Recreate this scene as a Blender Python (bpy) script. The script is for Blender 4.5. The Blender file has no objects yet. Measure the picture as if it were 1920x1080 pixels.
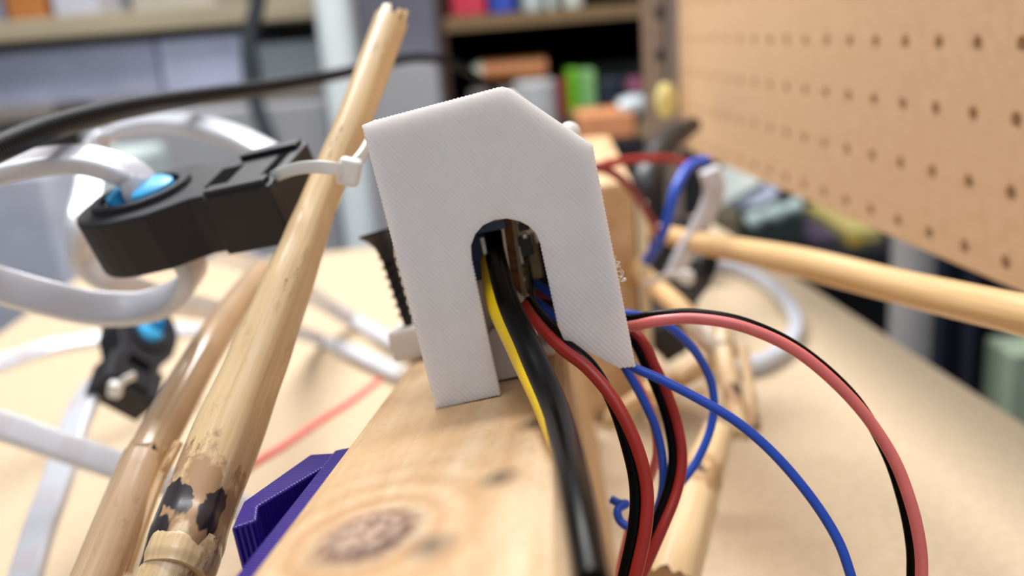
import bpy, math, random
import numpy as np
from mathutils import Matrix, Vector
random.seed(7); rng = np.random.default_rng(7)
sc = bpy.context.scene
COL = sc.collection

# ------------------------------------------------------------------ camera
FPX = 1700.0; PITCH = math.radians(16); ROLL = math.radians(4.6); HC = 0.20
dn = np.array([math.cos(PITCH)*math.sin(ROLL), math.cos(PITCH)*math.cos(ROLL), math.sin(PITCH)])
FW = np.array([0, 0, 1.0]) - dn[2]*dn; FW /= np.linalg.norm(FW); XR = np.cross(dn, FW)
def W(v): v = np.asarray(v, float); return np.array([v@XR, v@FW, -(v@dn)])
CAM = np.array([0, 0, HC])
cam = bpy.data.cameras.new('camera'); cam_o = bpy.data.objects.new('camera', cam); COL.objects.link(cam_o)
cx, cy, cz = W([1, 0, 0]), W([0, -1, 0]), W([0, 0, -1])
cam_o.matrix_world = Matrix(((cx[0], cy[0], cz[0], 0), (cx[1], cy[1], cz[1], 0), (cx[2], cy[2], cz[2], HC), (0, 0, 0, 1)))
cam.sensor_width = 36; cam.lens = 36*FPX/1920; cam.clip_start = 0.005; cam.clip_end = 50
cam.dof.use_dof = True; cam.dof.focus_distance = 0.160; cam.dof.aperture_fstop = 10.2
sc.camera = cam_o
sc.view_settings.view_transform = 'Standard'; sc.view_settings.look = 'None'
sc.view_settings.gamma = 1; sc.view_settings.use_curve_mapping = False
sc.view_settings.exposure = 0.18

# ------------------------------------------------------------------ light
wd = bpy.data.worlds.new('room_air'); sc.world = wd; wd.use_nodes = True
bg = wd.node_tree.nodes['Background']; bg.inputs[0].default_value = (0.84, 0.90, 1.0, 1); bg.inputs[1].default_value = 0.35
def area(name, loc, target, sx, sy, power, col):
    l = bpy.data.lights.new(name, 'AREA'); l.shape = 'RECTANGLE'; l.size = sx; l.size_y = sy; l.energy = power; l.color = col
    o = bpy.data.objects.new(name, l); COL.objects.link(o); o.location = loc
    o.rotation_euler = (Vector(target)-Vector(loc)).to_track_quat('-Z', 'Y').to_euler(); return o
area('ceiling_lamp_bench', (-0.13, 0.86, 0.80), (-0.04, 0.25, 0.0), 0.45, 0.25, 6.6, (1.0, 0.985, 0.96))
area('fill_front', (0.0, -0.3, 1.8), (0.1, 0.9, 0.0), 1.2, 0.5, 9, (0.97, 0.97, 1.0))  # added fill from behind the camera, lifts the shaded front of the cover
area('fill_rear', (-0.2, 1.0, 1.85), (-0.1, 1.9, -0.2), 1.6, 0.3, 36, (1.0, 0.98, 0.97))  # added fill that brightens the rack and cabinet in the background

# ------------------------------------------------------------------ pixel to place
def nrm(v): v = np.asarray(v, float); return v/np.linalg.norm(v)
def P(x, y, dep): return CAM + W([x-960, y-540, FPX])*dep/FPX
def PL(x, y, o, n):
    v = W([x-960, y-540, FPX]); t = ((np.asarray(o)-CAM)@np.asarray(n))/(v@np.asarray(n)); return CAM + v*t
Z = np.array([0, 0, 1.0])
def tab(x, y, h=0.0): return PL(x, y, (0, 0, h), Z)            # on the table at height h
# beam frame
O = P(817, 768, 0.175)
BY = nrm(W([84, -222, 1700])); BZ = -W([1396, 6150, 1700]); BZ = nrm(BZ-(BZ@BY)*BY); BX = np.cross(BY, BZ)
def B(x, y, z): return O + BX*x + BY*y + BZ*z                   # metres in beam frame
def Bloc(q): q = np.asarray(q)-O; return np.array([q@BX, q@BY, q@BZ])
def onfront(x, y, back=0.0): return Bloc(PL(x, y, O+BY*back, BY))
def ontop(x, y, h=0.0): return Bloc(PL(x, y, O+BZ*h, BZ))
BM = Matrix(((BX[0], BY[0], BZ[0], O[0]), (BX[1], BY[1], BZ[1], O[1]), (BX[2], BY[2], BZ[2], O[2]), (0, 0, 0, 1)))

# ------------------------------------------------------------------ materials
def S(r, g, b):
    f = lambda c: ((c/255+0.055)/1.055)**2.4 if c/255 > 0.04045 else c/255/12.92
    return (f(r), f(g), f(b), 1)
MATS = {}
class NT:
    def __init__(s, name):
        s.m = bpy.data.materials.new(name); s.m.use_nodes = True; s.t = s.m.node_tree; s.b = s.t.nodes['Principled BSDF']; MATS[name] = s.m
    def n(s, typ, **kw):
        o = s.t.nodes.new(typ)
        for k, v in kw.items():
            if k in o.inputs: o.inputs[k].default_value = v
            else: setattr(o, k, v)
        return o
    def l(s, a, b): s.t.links.new(a, b)
    def mapping(s, kind='Object', scale=(1, 1, 1), rot=(0, 0, 0), loc=(0, 0, 0)):
        tc = s.n('ShaderNodeTexCoord'); mp = s.n('ShaderNodeMapping'); s.l(tc.outputs[kind], mp.inputs[0])
        mp.inputs['Scale'].default_value = scale; mp.inputs['Rotation'].default_value = rot; mp.inputs['Location'].default_value = loc
        return mp.outputs[0]
    def noise(s, vec, scale, detail=4, rough=0.55, dist=0):
        o = s.n('ShaderNodeTexNoise'); s.l(vec, o.inputs['Vector']); o.inputs['Scale'].default_value = scale
        o.inputs['Detail'].default_value = detail; o.inputs['Roughness'].default_value = rough; o.inputs['Distortion'].default_value = dist
        return o.outputs['Fac']
    def ramp(s, fac, stops):
        o = s.n('ShaderNodeValToRGB'); s.l(fac, o.inputs[0]); e = o.color_ramp.elements
        while len(e) < len(stops): e.new(0.5)
        for k, (p, c) in enumerate(stops): e[k].position = p; e[k].color = c
        return o.outputs[0]
    def mix(s, fac, a, b, mode='MIX'):
        o = s.n('ShaderNodeMix', data_type='RGBA', blend_type=mode)
        for idx, v in ((0, fac), (6, a), (7, b)):
            if hasattr(v, 'links') or hasattr(v, 'is_output'): s.l(v, o.inputs[idx])
            else: o.inputs[idx].default_value = v
        return o.outputs[2]
    def math(s, op, a, b=0.0, c=None):
        o = s.n('ShaderNodeMath', operation=op)
        for idx, v in ((0, a), (1, b)) + (((2, c),) if c is not None else ()):
            if hasattr(v, 'is_output'): s.l(v, o.inputs[idx])
            else: o.inputs[idx].default_value = v
        return o.outputs[0]
    def bump(s, h, strength, dist):
        o = s.n('ShaderNodeBump'); o.inputs['Strength'].default_value = strength; o.inputs['Distance'].default_value = dist
        s.l(h, o.inputs['Height']); s.l(o.outputs[0], s.b.inputs['Normal'])
    def set(s, col=None, rough=0.5, metal=0, spec=0.5, coat=0, sss=0, trans=0):
        i = s.b.inputs
        if col is not None:
            if hasattr(col, 'is_output'): s.l(col, i['Base Color'])
            else: i['Base Color'].default_value = col
        i['Roughness'].default_value = rough; i['Metallic'].default_value = metal; i['Specular IOR Level'].default_value = spec
        i['Coat Weight'].default_value = coat; i['Coat Roughness'].default_value = 0.15; i['Transmission Weight'].default_value = trans
        if sss: i['Subsurface Weight'].default_value = sss; i['Subsurface Radius'].default_value = (0.009, 0.0075, 0.0065); i['Subsurface Scale'].default_value = 1.0
        return s.m
def plain(name, rgb, rough=0.5, metal=0, var=0.10, scale=60, coat=0, spec=0.5):
    k = NT(name); v = k.mapping('Object'); f = k.noise(v, scale, 3)
    c = S(*rgb); lo = tuple(x*(1-var) for x in c[:3])+(1,); hi = tuple(min(1, x*(1+var)) for x in c[:3])+(1,)
    return k.set(k.ramp(f, [(0.3, lo), (0.7, hi)]), rough, metal, spec, coat)
def printed(name, rgb, lines, rot, rough=0.45, strength=0.35, sss=0.0, var=0.06, spec=0.5):
    k = NT(name); v = k.mapping('Object', rot=rot)
    wv = k.n('ShaderNodeTexWave', wave_type='BANDS', bands_direction='X'); k.l(v, wv.inputs['Vector'])
    wv.inputs['Scale'].default_value = lines; wv.inputs['Distortion'].default_value = 0.25; wv.inputs['Detail'].default_value = 1
    f = k.noise(k.mapping('Object'), 90, 4); c = S(*rgb)
    colr = k.ramp(f, [(0.3, tuple(x*(1-var) for x in c[:3])+(1,)), (0.7, tuple(min(1, x*(1+var)) for x in c[:3])+(1,))])
    k.bump(wv.outputs['Fac'], strength, 0.0002)
    return k.set(colr, rough, sss=sss, spec=spec)
def bamboo(name, c1, c2, c3, rough=0.3, burn=None, wear=0.0):
    k = NT(name)
    g = k.noise(k.mapping('UV', scale=(900, 26, 1)), 1.0, 5, 0.6)
    blot = k.noise(k.mapping('UV', scale=(60, 22, 1)), 1.0, 3)
    c = k.mix(k.math('MULTIPLY', blot, 0.55), k.ramp(g, [(0.28, S(*c1)), (0.5, S(*c2)), (0.75, S(*c3))]), S(*c2))
    if wear:
        sp = k.noise(k.mapping('UV', scale=(330, 130, 1)), 1.0, 6, 0.75)
        bl = k.noise(k.mapping('UV', scale=(70, 24, 1), loc=(3, 7, 0)), 1.0, 2)
        fac = k.math('MULTIPLY', k.ramp(sp, [(0.54, (0, 0, 0, 1)), (0.60, (1, 1, 1, 1))]), k.ramp(bl, [(0.5, (0, 0, 0, 1)), (0.62, (1, 1, 1, 1))]))
        c = k.mix(k.math('MULTIPLY', fac, wear), c, S(120, 85, 55))
    if burn:                                      # scorched and scarred around the knuckle at v = burn
        uv = k.mapping('UV'); sx = k.n('ShaderNodeSeparateXYZ'); k.l(uv, sx.inputs[0])
        dv = k.math('ABSOLUTE', k.math('SUBTRACT', sx.outputs[1], burn[0]))
        nz = k.noise(k.mapping('UV', scale=(150, 105, 1), loc=burn[2]), 1.0, 4, 0.6)
        near = k.math('SUBTRACT', nz, k.math('MULTIPLY', dv, burn[1]))
        c = k.mix(k.ramp(near, [(0.33, (0, 0, 0, 1)), (0.42, (1, 1, 1, 1))]), c, S(176, 138, 100))
        nz2 = k.noise(k.mapping('UV', scale=(120, 75, 1), loc=burn[3]), 1.0, 3, 0.55)
        near2 = k.math('SUBTRACT', nz2, k.math('MULTIPLY', dv, burn[1]*1.0))
        c = k.mix(k.ramp(near2, [(0.47, (0, 0, 0, 1)), (0.49, (1, 1, 1, 1))]), c, S(44, 38, 42))
    k.bump(g, 0.10, 0.0004)
    return k.set(c, rough, coat=0.25)

def pine_mat(name, knot):
    k = NT(name); tc = k.mapping('Object')
    sx = k.n('ShaderNodeSeparateXYZ'); k.l(tc, sx.inputs[0])
    kx = k.math('SUBTRACT', sx.outputs[0], knot[0]); ky = k.math('MULTIPLY', k.math('SUBTRACT', sx.outputs[1], knot[1]), 0.78)
    wob = k.noise(k.mapping('Object', scale=(1, 1, 1)), 170, 3)
    d0 = k.math('SQRT', k.math('ADD', k.math('MULTIPLY', kx, kx), k.math('MULTIPLY', ky, ky)))
    d = k.math('ADD', d0, k.math('MULTIPLY', k.math('SUBTRACT', wob, 0.5), 0.0022))
    # grain runs along y, bent round the knot
    bend = k.math('DIVIDE', 0.00005, k.math('ADD', d0, 0.006))
    gx = k.math('ADD', sx.outputs[0], k.math('MULTIPLY', k.math('SIGN', kx), bend))
    cb = k.n('ShaderNodeCombineXYZ'); k.l(gx, cb.inputs[0]); k.l(k.math('MULTIPLY', sx.outputs[1], 0.06), cb.inputs[1]); k.l(sx.outputs[2], cb.inputs[2])
    grain = k.noise(cb.outputs[0], 130, 5, 0.6)
    fine = k.noise(k.mapping('Object', scale=(1, 0.5, 1)), 620, 5, 0.7)
    blot = k.noise(k.mapping('Object', scale=(1, 0.6, 1)), 42, 3)
    c = k.ramp(grain, [(0.25, S(188, 150, 108)), (0.5, S(212, 180, 140)), (0.75, S(226, 202, 168))])
    c = k.mix(k.ramp(blot, [(0.42, (0, 0, 0, 1)), (0.66, (0.75, 0.75, 0.75, 1))]), c, S(194, 154, 108))
    c = k.mix(k.math('MULTIPLY', k.ramp(fine, [(0.5, (0, 0, 0, 1)), (0.66, (1, 1, 1, 1))]), 0.3), c, S(180, 136, 84))
    ang = k.math('ARCTAN2', ky, kx)
    ring = k.math('SINE', k.math('MULTIPLY', k.math('POWER', d, 0.6), 330))
    halo = k.ramp(d0, [(0.0065, (1, 1, 1, 1)), (0.026, (0, 0, 0, 1))])
    c = k.mix(k.math('MULTIPLY', k.math('MULTIPLY', k.math('ADD', k.math('MULTIPLY', ring, 0.5), 0.5), halo), 0.75), c, S(180, 132, 86))
    kn = k.noise(k.mapping('Object', scale=(1, 0.6, 1), loc=(.3, .1, 0)), 520, 5, 0.75)
    core = k.ramp(d, [(0.0056, (1, 1, 1, 1)), (0.0061, (0, 0, 0, 1))])
    c = k.mix(core, c, k.ramp(kn, [(0.36, S(138, 104, 84)), (0.62, S(190, 164, 142))]))
    rw = k.math('ADD', 0.55, k.math('MULTIPLY', k.math('COSINE', k.math('ADD', ang, 0.9)), 0.45))     # bark rim is heaviest on one side
    band = k.ramp(k.math('ABSOLUTE', k.math('SUBTRACT', d, 0.0052)), [(0.00035, (1, 1, 1, 1)), (0.0011, (0, 0, 0, 1))])
    rim = k.math('MULTIPLY', k.math('MULTIPLY', band, rw), k.ramp(kn, [(0.34, (1, 1, 1, 1)), (0.70, (0.45, 0.45, 0.45, 1))]))
    c = k.mix(rim, c, S(62, 30, 22))
    # two small dark pitch marks
    for (mx, my, rr) in marks:
        ax = k.math('SUBTRACT', sx.outputs[0], mx); ay = k.math('MULTIPLY', k.math('SUBTRACT', sx.outputs[1], my), 0.7)
        dd = k.math('ADD', k.math('SQRT', k.math('ADD', k.math('MULTIPLY', ax, ax), k.math('MULTIPLY', ay, ay))), k.math('MULTIPLY', k.math('SUBTRACT', fine, 0.5), rr*2.2))
        c = k.mix(k.ramp(dd, [(rr*0.55, (0.85, 0.85, 0.85, 1)), (rr*0.8, (0, 0, 0, 1))]), c, S(70, 54, 36))
    k.bump(fine, 0.35, 0.0005)
    return k.set(c, 0.62, spec=0.3)
_kl = ontop(685, 1003); marks = [(ontop(1000, 795)[0], ontop(1000, 795)[1], 0.0010), (ontop(936, 896)[0], ontop(936, 896)[1], 0.0003), (ontop(808, 1024)[0], ontop(808, 1024)[1], 0.0003)]
M_PINE = pine_mat('pine_lumber', (_kl[0], _kl[1]))
marks = []
M_PINE2 = pine_mat('pine_offcut', (1.0, 1.0))
M_WHITE = printed('white_print', (246, 239, 240), 400, (0, math.radians(35), 0), 0.40, 0.32, sss=0.75)
M_WHITE2 = printed('white_print_layers', (232, 226, 220), 700, (0, math.radians(90), 0), 0.45, 0.3, sss=0.30)
M_BLACKP = printed('black_print', (26, 26, 34), 420, (0, 0, math.radians(35)), 0.52, 0.35, spec=0.45)
M_PURPLE = printed('purple_print', (40, 20, 124), 420, (0, 0, math.radians(-60)), 0.3, 0.8)
M_BLUEP = plain('blue_plug', (62, 184, 252), 0.4, var=0.15, scale=300)
M_BAM1 = bamboo('bamboo_scorched', (200, 164, 114), (224, 192, 144), (238, 214, 174), 0.3, burn=(0.019, 16.0, (0, 0.35, 0), (5.3, 2.6, 0)), wear=0.8)
M_BAM2 = bamboo('bamboo_glossy', (186, 150, 112), (210, 176, 138), (228, 200, 166), 0.22, wear=0.3)
M_BAM3 = bamboo('bamboo_pale', (214, 170, 112), (230, 190, 134), (240, 210, 160), 0.4)
M_BAM4 = bamboo('bamboo_grey', (190, 156, 112), (216, 186, 142), (234, 212, 174), 0.4, burn=(0.034, 22.0, (1, 2, 0), (4, 9, 0)))
M_BLACKW = plain('black_sheath', (4, 4, 6), 0.22, var=0.2, scale=200, spec=0.12)
M_YELLOW = plain('yellow_sheath', (246, 206, 12), 0.3, var=0.05, scale=200)
M_REDW = plain('red_sheath', (168, 44, 36), 0.38, var=0.08, scale=200)
M_PINKW = plain('faded_red_sheath', (234, 124, 120), 0.34, var=0.06, scale=200)
M_BLUEW = plain('blue_sheath', (40, 90, 212), 0.38, var=0.06, scale=200)
M_TIE = plain('nylon_tie', (238, 238, 234), 0.35, var=0.03)
M_SCREW = plain('black_phosphate', (36, 34, 38), 0.5, metal=0.3, var=0.3, scale=400)
M_PCBE = plain('board_edge', (112, 66, 30), 0.7, var=0.5, scale=900)
M_PCB = plain('board_face', (150, 138, 92), 0.3, var=0.35, scale=500)
M_CHIP = plain('chip_black', (18, 18, 20), 0.4)
M_SOLDER = plain('solder', (200, 196, 180), 0.25, metal=0.8, var=0.15, scale=500)
M_NAVY = plain('navy_plastic', (26, 54, 104), 0.4)
def led_mat():
    k = NT('silicone_strip'); uv = k.mapping('UV'); sx = k.n('ShaderNodeSeparateXYZ'); k.l(uv, sx.inputs[0])
    fr = k.math('FRACT', k.math('MULTIPLY', sx.outputs[1], 42)); f = k.math('LESS_THAN', k.math('ABSOLUTE', k.math('SUBTRACT', fr, 0.5)), 0.16)
    cu = k.math('LESS_THAN', k.math('ABSOLUTE', k.math('SUBTRACT', sx.outputs[0], 0.25)), 0.07)
    fl = k.math('MULTIPLY', k.math('MULTIPLY', f, cu), 0.22)
    c = k.mix(fl, S(224, 228, 238), S(214, 186, 178))
    k.set(c, 0.22, spec=0.6, coat=0.3, sss=0.25, trans=0.18); return k.m
M_LED = led_mat()
def braid_mat():
    k = NT('braided_sleeve')
    a = k.n('ShaderNodeTexWave', wave_type='BANDS', bands_direction='DIAGONAL'); k.l(k.mapping('UV', scale=(14, 420, 1)), a.inputs['Vector']); a.inputs['Scale'].default_value = 1.0
    b = k.n('ShaderNodeTexWave', wave_type='BANDS', bands_direction='DIAGONAL'); k.l(k.mapping('UV', scale=(-14, 420, 1)), b.inputs['Vector']); b.inputs['Scale'].default_value = 1.0
    m = k.math('MULTIPLY', a.outputs['Fac'], b.outputs['Fac']); k.bump(m, 0.7, 0.0006)
    return k.set(k.ramp(m, [(0.2, S(4, 4, 7)), (0.8, S(20, 20, 30))]), 0.4, spec=0.18)
M_BRAID = braid_mat()
def board_mat(name, c1, c2, c3, sc_, rough=0.6):
    k = NT(name); a = k.noise(k.mapping('Object', scale=(1, 1, 1)), sc_, 6, 0.7); b = k.noise(k.mapping('Object', scale=(1, 1, 1), loc=(4, 2, 1)), sc_*0.12, 3)
    c = k.mix(k.math('MULTIPLY', b, 0.5), k.ramp(a, [(0.3, S(*c1)), (0.5, S(*c2)), (0.7, S(*c3))]), S(*c2)); k.bump(a, 0.08, 0.0003)
    return k.set(c, rough, spec=0.3)
M_TABLE = board_mat('table_fibreboard', (188, 164, 132), (202, 180, 150), (216, 198, 172), 260)
M_PEG = board_mat('pegboard_fibre', (206, 168, 128), (216, 180, 142), (224, 192, 156), 180, 0.7)
M_STEEL = plain('painted_steel', (170, 152, 140), 0.5, var=0.08)
M_GREYC = plain('grey_enamel', (176, 176, 180), 0.5, var=0.04, scale=5)
M_DARKG = plain('slate_plastic', (112, 112, 126), 0.5, var=0.12, scale=12)
M_BIN = plain('blue_grey_tub', (176, 180, 206), 0.3, var=0.12, scale=14)
M_BEIGE = plain('beige_shelf', (186, 172, 144), 0.5, var=0.06, scale=9)
M_BEIGE2 = plain('taupe_shelf', (150, 142, 134), 0.5, var=0.08, scale=9)
M_PIPE = plain('white_pipe', (240, 250, 252), 0.35, var=0.03)
M_BROWN = plain('walnut_veneer', (78, 52, 44), 0.5, var=0.15, scale=30)
M_BROWN2 = plain('oak_shelf_edge', (142, 116, 82), 0.5, var=0.12, scale=30)
M_VOID = plain('shade_black', (5, 5, 8), 0.9, var=0.1, spec=0.05)  # near-black colour that paints in the shade of hollows
M_FLOOR = plain('dark_floor', (70, 64, 60), 0.7, var=0.2, scale=8)
M_WALL = plain('wall_paint', (170, 170, 164), 0.8, var=0.03, scale=6)
M_SAGE = plain('sage_enamel', (208, 224, 220), 0.45, var=0.04, scale=6)
M_UMBER = plain('dark_umber', (66, 58, 48), 0.6)  # own dark brown of the small bracket block
M_SILVER = plain('grey_metal', (176, 186, 190), 0.35, metal=0.2, var=0.08)
COLM = {}
def cm(r, g, b, rough=0.5):
    key = (r, g, b, rough)
    if key not in COLM: COLM[key] = plain('paint_%d_%d_%d' % (r, g, b), (r, g, b), rough, var=0.08, scale=25)
    return COLM[key]

# ------------------------------------------------------------------ mesh builder
class MB:
    def __init__(s): s.v = []; s.f = []; s.uv = []
    def face(s, idx, uvs=None): s.f.append(tuple(idx)); s.uv.append(uvs or [(0, 0)]*len(idx))
    def prism(s, poly, vec):
        """closed planar polygon (list of 3d points) swept along vec"""
        n = len(poly); a = len(s.v); vec = np.asarray(vec)
        s.v += [np.asarray(p) for p in poly] + [np.asarray(p)+vec for p in poly]
        s.face(list(range(a, a+n))); s.face(list(range(a+2*n-1, a+n-1, -1)))
        for i in range(n): j = (i+1) % n; s.face((a+i, a+n+i, a+n+j, a+j))
        return s
    def box(s, lo, hi, M=None):
        c = [np.array([x, y, z]) for z in (lo[2], hi[2]) for y in (lo[1], hi[1]) for x in (lo[0], hi[0])]
        if M is not None: c = [M(*p) for p in c]
        a = len(s.v); s.v += c
        for q in ((0, 2, 3, 1), (4, 5, 7, 6), (0, 1, 5, 4), (2, 6, 7, 3), (0, 4, 6, 2), (1, 3, 7, 5)): s.face([a+i for i in q])
        return s
    def tube(s, pts, rad, n=16, side=None, sect=None, sub=8, cap=True, rough_end=0.0, shape=None):
        """smooth tube through points; rad a number or list; sect=(w,h) gives a rounded flat section, side fixes its width direction"""
        pts = [np.asarray(p, float) for p in pts]; m = len(pts)
        rad = [rad]*m if np.isscalar(rad) else list(rad)
        if side is not None and np.ndim(side) == 1: side = [side]*m
        Q = []; R = []; SD = []
        for i in range(m-1):
            p0 = pts[i-1] if i else 2*pts[0]-pts[1]; p1, p2 = pts[i], pts[i+1]; p3 = pts[i+2] if i+2 < m else 2*pts[-1]-pts[-2]
            for k in range(sub + (i == m-2)):
                t = k/sub
                Q.append(0.5*((2*p1)+(p2-p0)*t+(2*p0-5*p1+4*p2-p3)*t*t+(3*p1-p0-3*p2+p3)*t**3))
                u = t*t*(3-2*t); R.append(rad[i]*(1-u)+rad[i+1]*u)
                if side is not None: SD.append(np.asarray(side[i])*(1-u)+np.asarray(side[i+1])*u)
        a = len(s.v); L = 0; rows = []; N = len(Q); prev = None
        for i in range(N):
            T = nrm(Q[min(i+1, N-1)]-Q[max(i-1, 0)])
            if i: L += np.linalg.norm(Q[i]-Q[i-1])
            ref = SD[i] if side is not None else (prev if prev is not None else (np.array([0, 0, 1.]) if abs(T[2]) < .9 else np.array([1., 0, 0])))
            U = nrm(ref-(ref@T)*T); V = np.cross(T, U); prev = U; rows.append(L)
            for j in range(n):
                th = 2*math.pi*j/n; c, d = math.cos(th), math.sin(th)
                if sect:
                    e = 0.35; x = math.copysign(abs(c)**e, c)*sect[0]/2*R[i]; y = math.copysign(abs(d)**e, d)*sect[1]/2*R[i]
                else:
                    g = shape(th, L) if shape else 1.0; x, y = c*R[i]*g, d*R[i]*g
                off = T*(rough_end*(random.random()-0.5)) if rough_end and i in (0, N-1) else 0
                s.v.append(Q[i]+U*x+V*y+off)
        rm = max(rad) if not sect else 1.0
        for i in range(N-1):
            for j in range(n):
                k = (j+1) % n; u0, u1 = j/n, (j+1)/n
                if not sect: u0 *= 2*math.pi*rm; u1 *= 2*math.pi*rm
                s.face((a+i*n+j, a+i*n+k, a+(i+1)*n+k, a+(i+1)*n+j), [(u0, rows[i]), (u1, rows[i]), (u1, rows[i+1]), (u0, rows[i+1])])
        if cap: s.face([a+j for j in range(n)][::-1]); s.face([a+(N-1)*n+j for j in range(n)])
        return s
    def lathe(s, o, axis, prof, n=20):
        axis = nrm(axis); ref = np.array([0, 0, 1.]) if abs(axis[2]) < .9 else np.array([1., 0, 0]); U = nrm(ref-(ref@axis)*axis); V = np.cross(axis, U); a = len(s.v); o = np.asarray(o)
        for (h, r) in prof:
            for j in range(n): th = 2*math.pi*j/n; s.v.append(o+axis*h+U*(r*math.cos(th))+V*(r*math.sin(th)))
        for i in range(len(prof)-1):
            for j in range(n): k = (j+1) % n; s.face((a+i*n+j, a+i*n+k, a+(i+1)*n+k, a+(i+1)*n+j))
        s.face([a+j for j in range(n)][::-1]); s.face([a+(len(prof)-1)*n+j for j in range(n)]); return s
    def blob(s, c, rx, ry, rz, nu=14, nv=8, ax=None):
        ax = ax or (np.array([1., 0, 0]), np.array([0, 1., 0]), Z); pr = []
        a = len(s.v); c = np.asarray(c)
        for i in range(nv+1):
            ph = math.pi*(i/nv)*0.998+0.003
            for j in range(nu): th = 2*math.pi*j/nu; s.v.append(c+ax[0]*rx*math.sin(ph)*math.cos(th)+ax[1]*ry*math.sin(ph)*math.sin(th)+ax[2]*rz*math.cos(ph))
        for i in range(nv):
            for j in range(nu): k = (j+1) % nu; s.face((a+i*nu+j, a+(i+1)*nu+j, a+(i+1)*nu+k, a+i*nu+k))
        s.face([a+j for j in range(nu)]); s.face([a+nv*nu+j for j in range(nu)][::-1]); return s
    def build(s, name, mat, parent=None, smooth=False, bevel=0, frame=None, seg=2):
        me = bpy.data.meshes.new(name); V = np.array(s.v)
        o = bpy.data.objects.new(name, me); COL.objects.link(o)
        if frame is not None: Mw = frame
        elif parent is not None: Mw = Matrix.Translation(parent.location)
        else:
            lo, hi = V.min(0), V.max(0); Mw = Matrix.Translation(Vector(((lo[0]+hi[0])/2, (lo[1]+hi[1])/2, lo[2])))
        if frame is None: V = V - np.array(Mw.translation)
        me.from_pydata([tuple(map(float, p)) for p in V], [], s.f)
        uvl = me.uv_layers.new(name='UVMap'); flat = [c for f in s.uv for p in f for c in p]
        uvl.data.foreach_set('uv', flat)
        me.materials.append(mat)
        for p in me.polygons: p.use_smooth = smooth
        import bmesh
        bm = bmesh.new(); bm.from_mesh(me); bmesh.ops.recalc_face_normals(bm, faces=bm.faces); bm.to_mesh(me); bm.free()
        if smooth: me.set_sharp_from_angle(angle=math.radians(42))
        if bevel:
            b = o.modifiers.new('bevel', 'BEVEL'); b.width = bevel; b.segments = seg; b.limit_method = 'ANGLE'; b.angle_limit = math.radians(35)
        if parent is not None:
            o.parent = parent; o.matrix_basis = parent.matrix_basis.inverted() @ Mw
        else: o.matrix_basis = Mw
        return o
def thing(name, loc, label, cat, group=None):
    o = bpy.data.objects.new(name, None); COL.objects.link(o); o.location = Vector(tuple(map(float, loc))); o.empty_display_size = 0.01
    o.matrix_basis = Matrix.Translation(o.location)
    return tag(o, label, cat, group)
def tag(o, label, cat, group=None):
    o['label'] = label; o['category'] = cat
    if group: o['group'] = group
    return o
def struct(o): o['kind'] = 'structure'; return o

# ------------------------------------------------------------------ room and table
FL = -0.75
struct(MB().box((-2.2, -0.9, FL-0.05), (2.4, 3.0, FL)).build('floor', M_FLOOR))
struct(MB().box((-2.2, 2.9, FL), (2.4, 3.0, 1.9)).build('wall_back', M_WALL))
struct(MB().box((-2.3, -0.9, FL), (-2.2, 3.0, 1.9)).build('wall_left', M_WALL))
struct(MB().box((2.4, -0.9, FL), (2.5, 3.0, 1.9)).build('wall_right', M_WALL))
UU = nrm([-0.0762, 0.9971, 0]); UP = np.array([UU[1], -UU[0], 0])      # along the table, across it
TC = np.array([0.2265, 0.55, 0])                                        # a point on its right edge
def TB(a, s, z): return TC + UP*a + UU*s + Z*z                          # across, along, up
wt = thing('work_table', TB(-0.3, -0.3, FL), 'pale fibreboard work table under the bamboo and wiring', 'table')
MB().box((-0.62, -0.95, -0.02), (0, 0.36, 0), TB).build('table_top', M_TABLE, wt, bevel=0.0015)
for a in (-0.58, -0.04):
    for s_ in (-0.9, 0.3): MB().box((a-0.022, s_-0.022, FL), (a+0.022, s_+0.022, -0.02), TB).build('leg', M_BEIGE2, wt, bevel=0.002)

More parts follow.
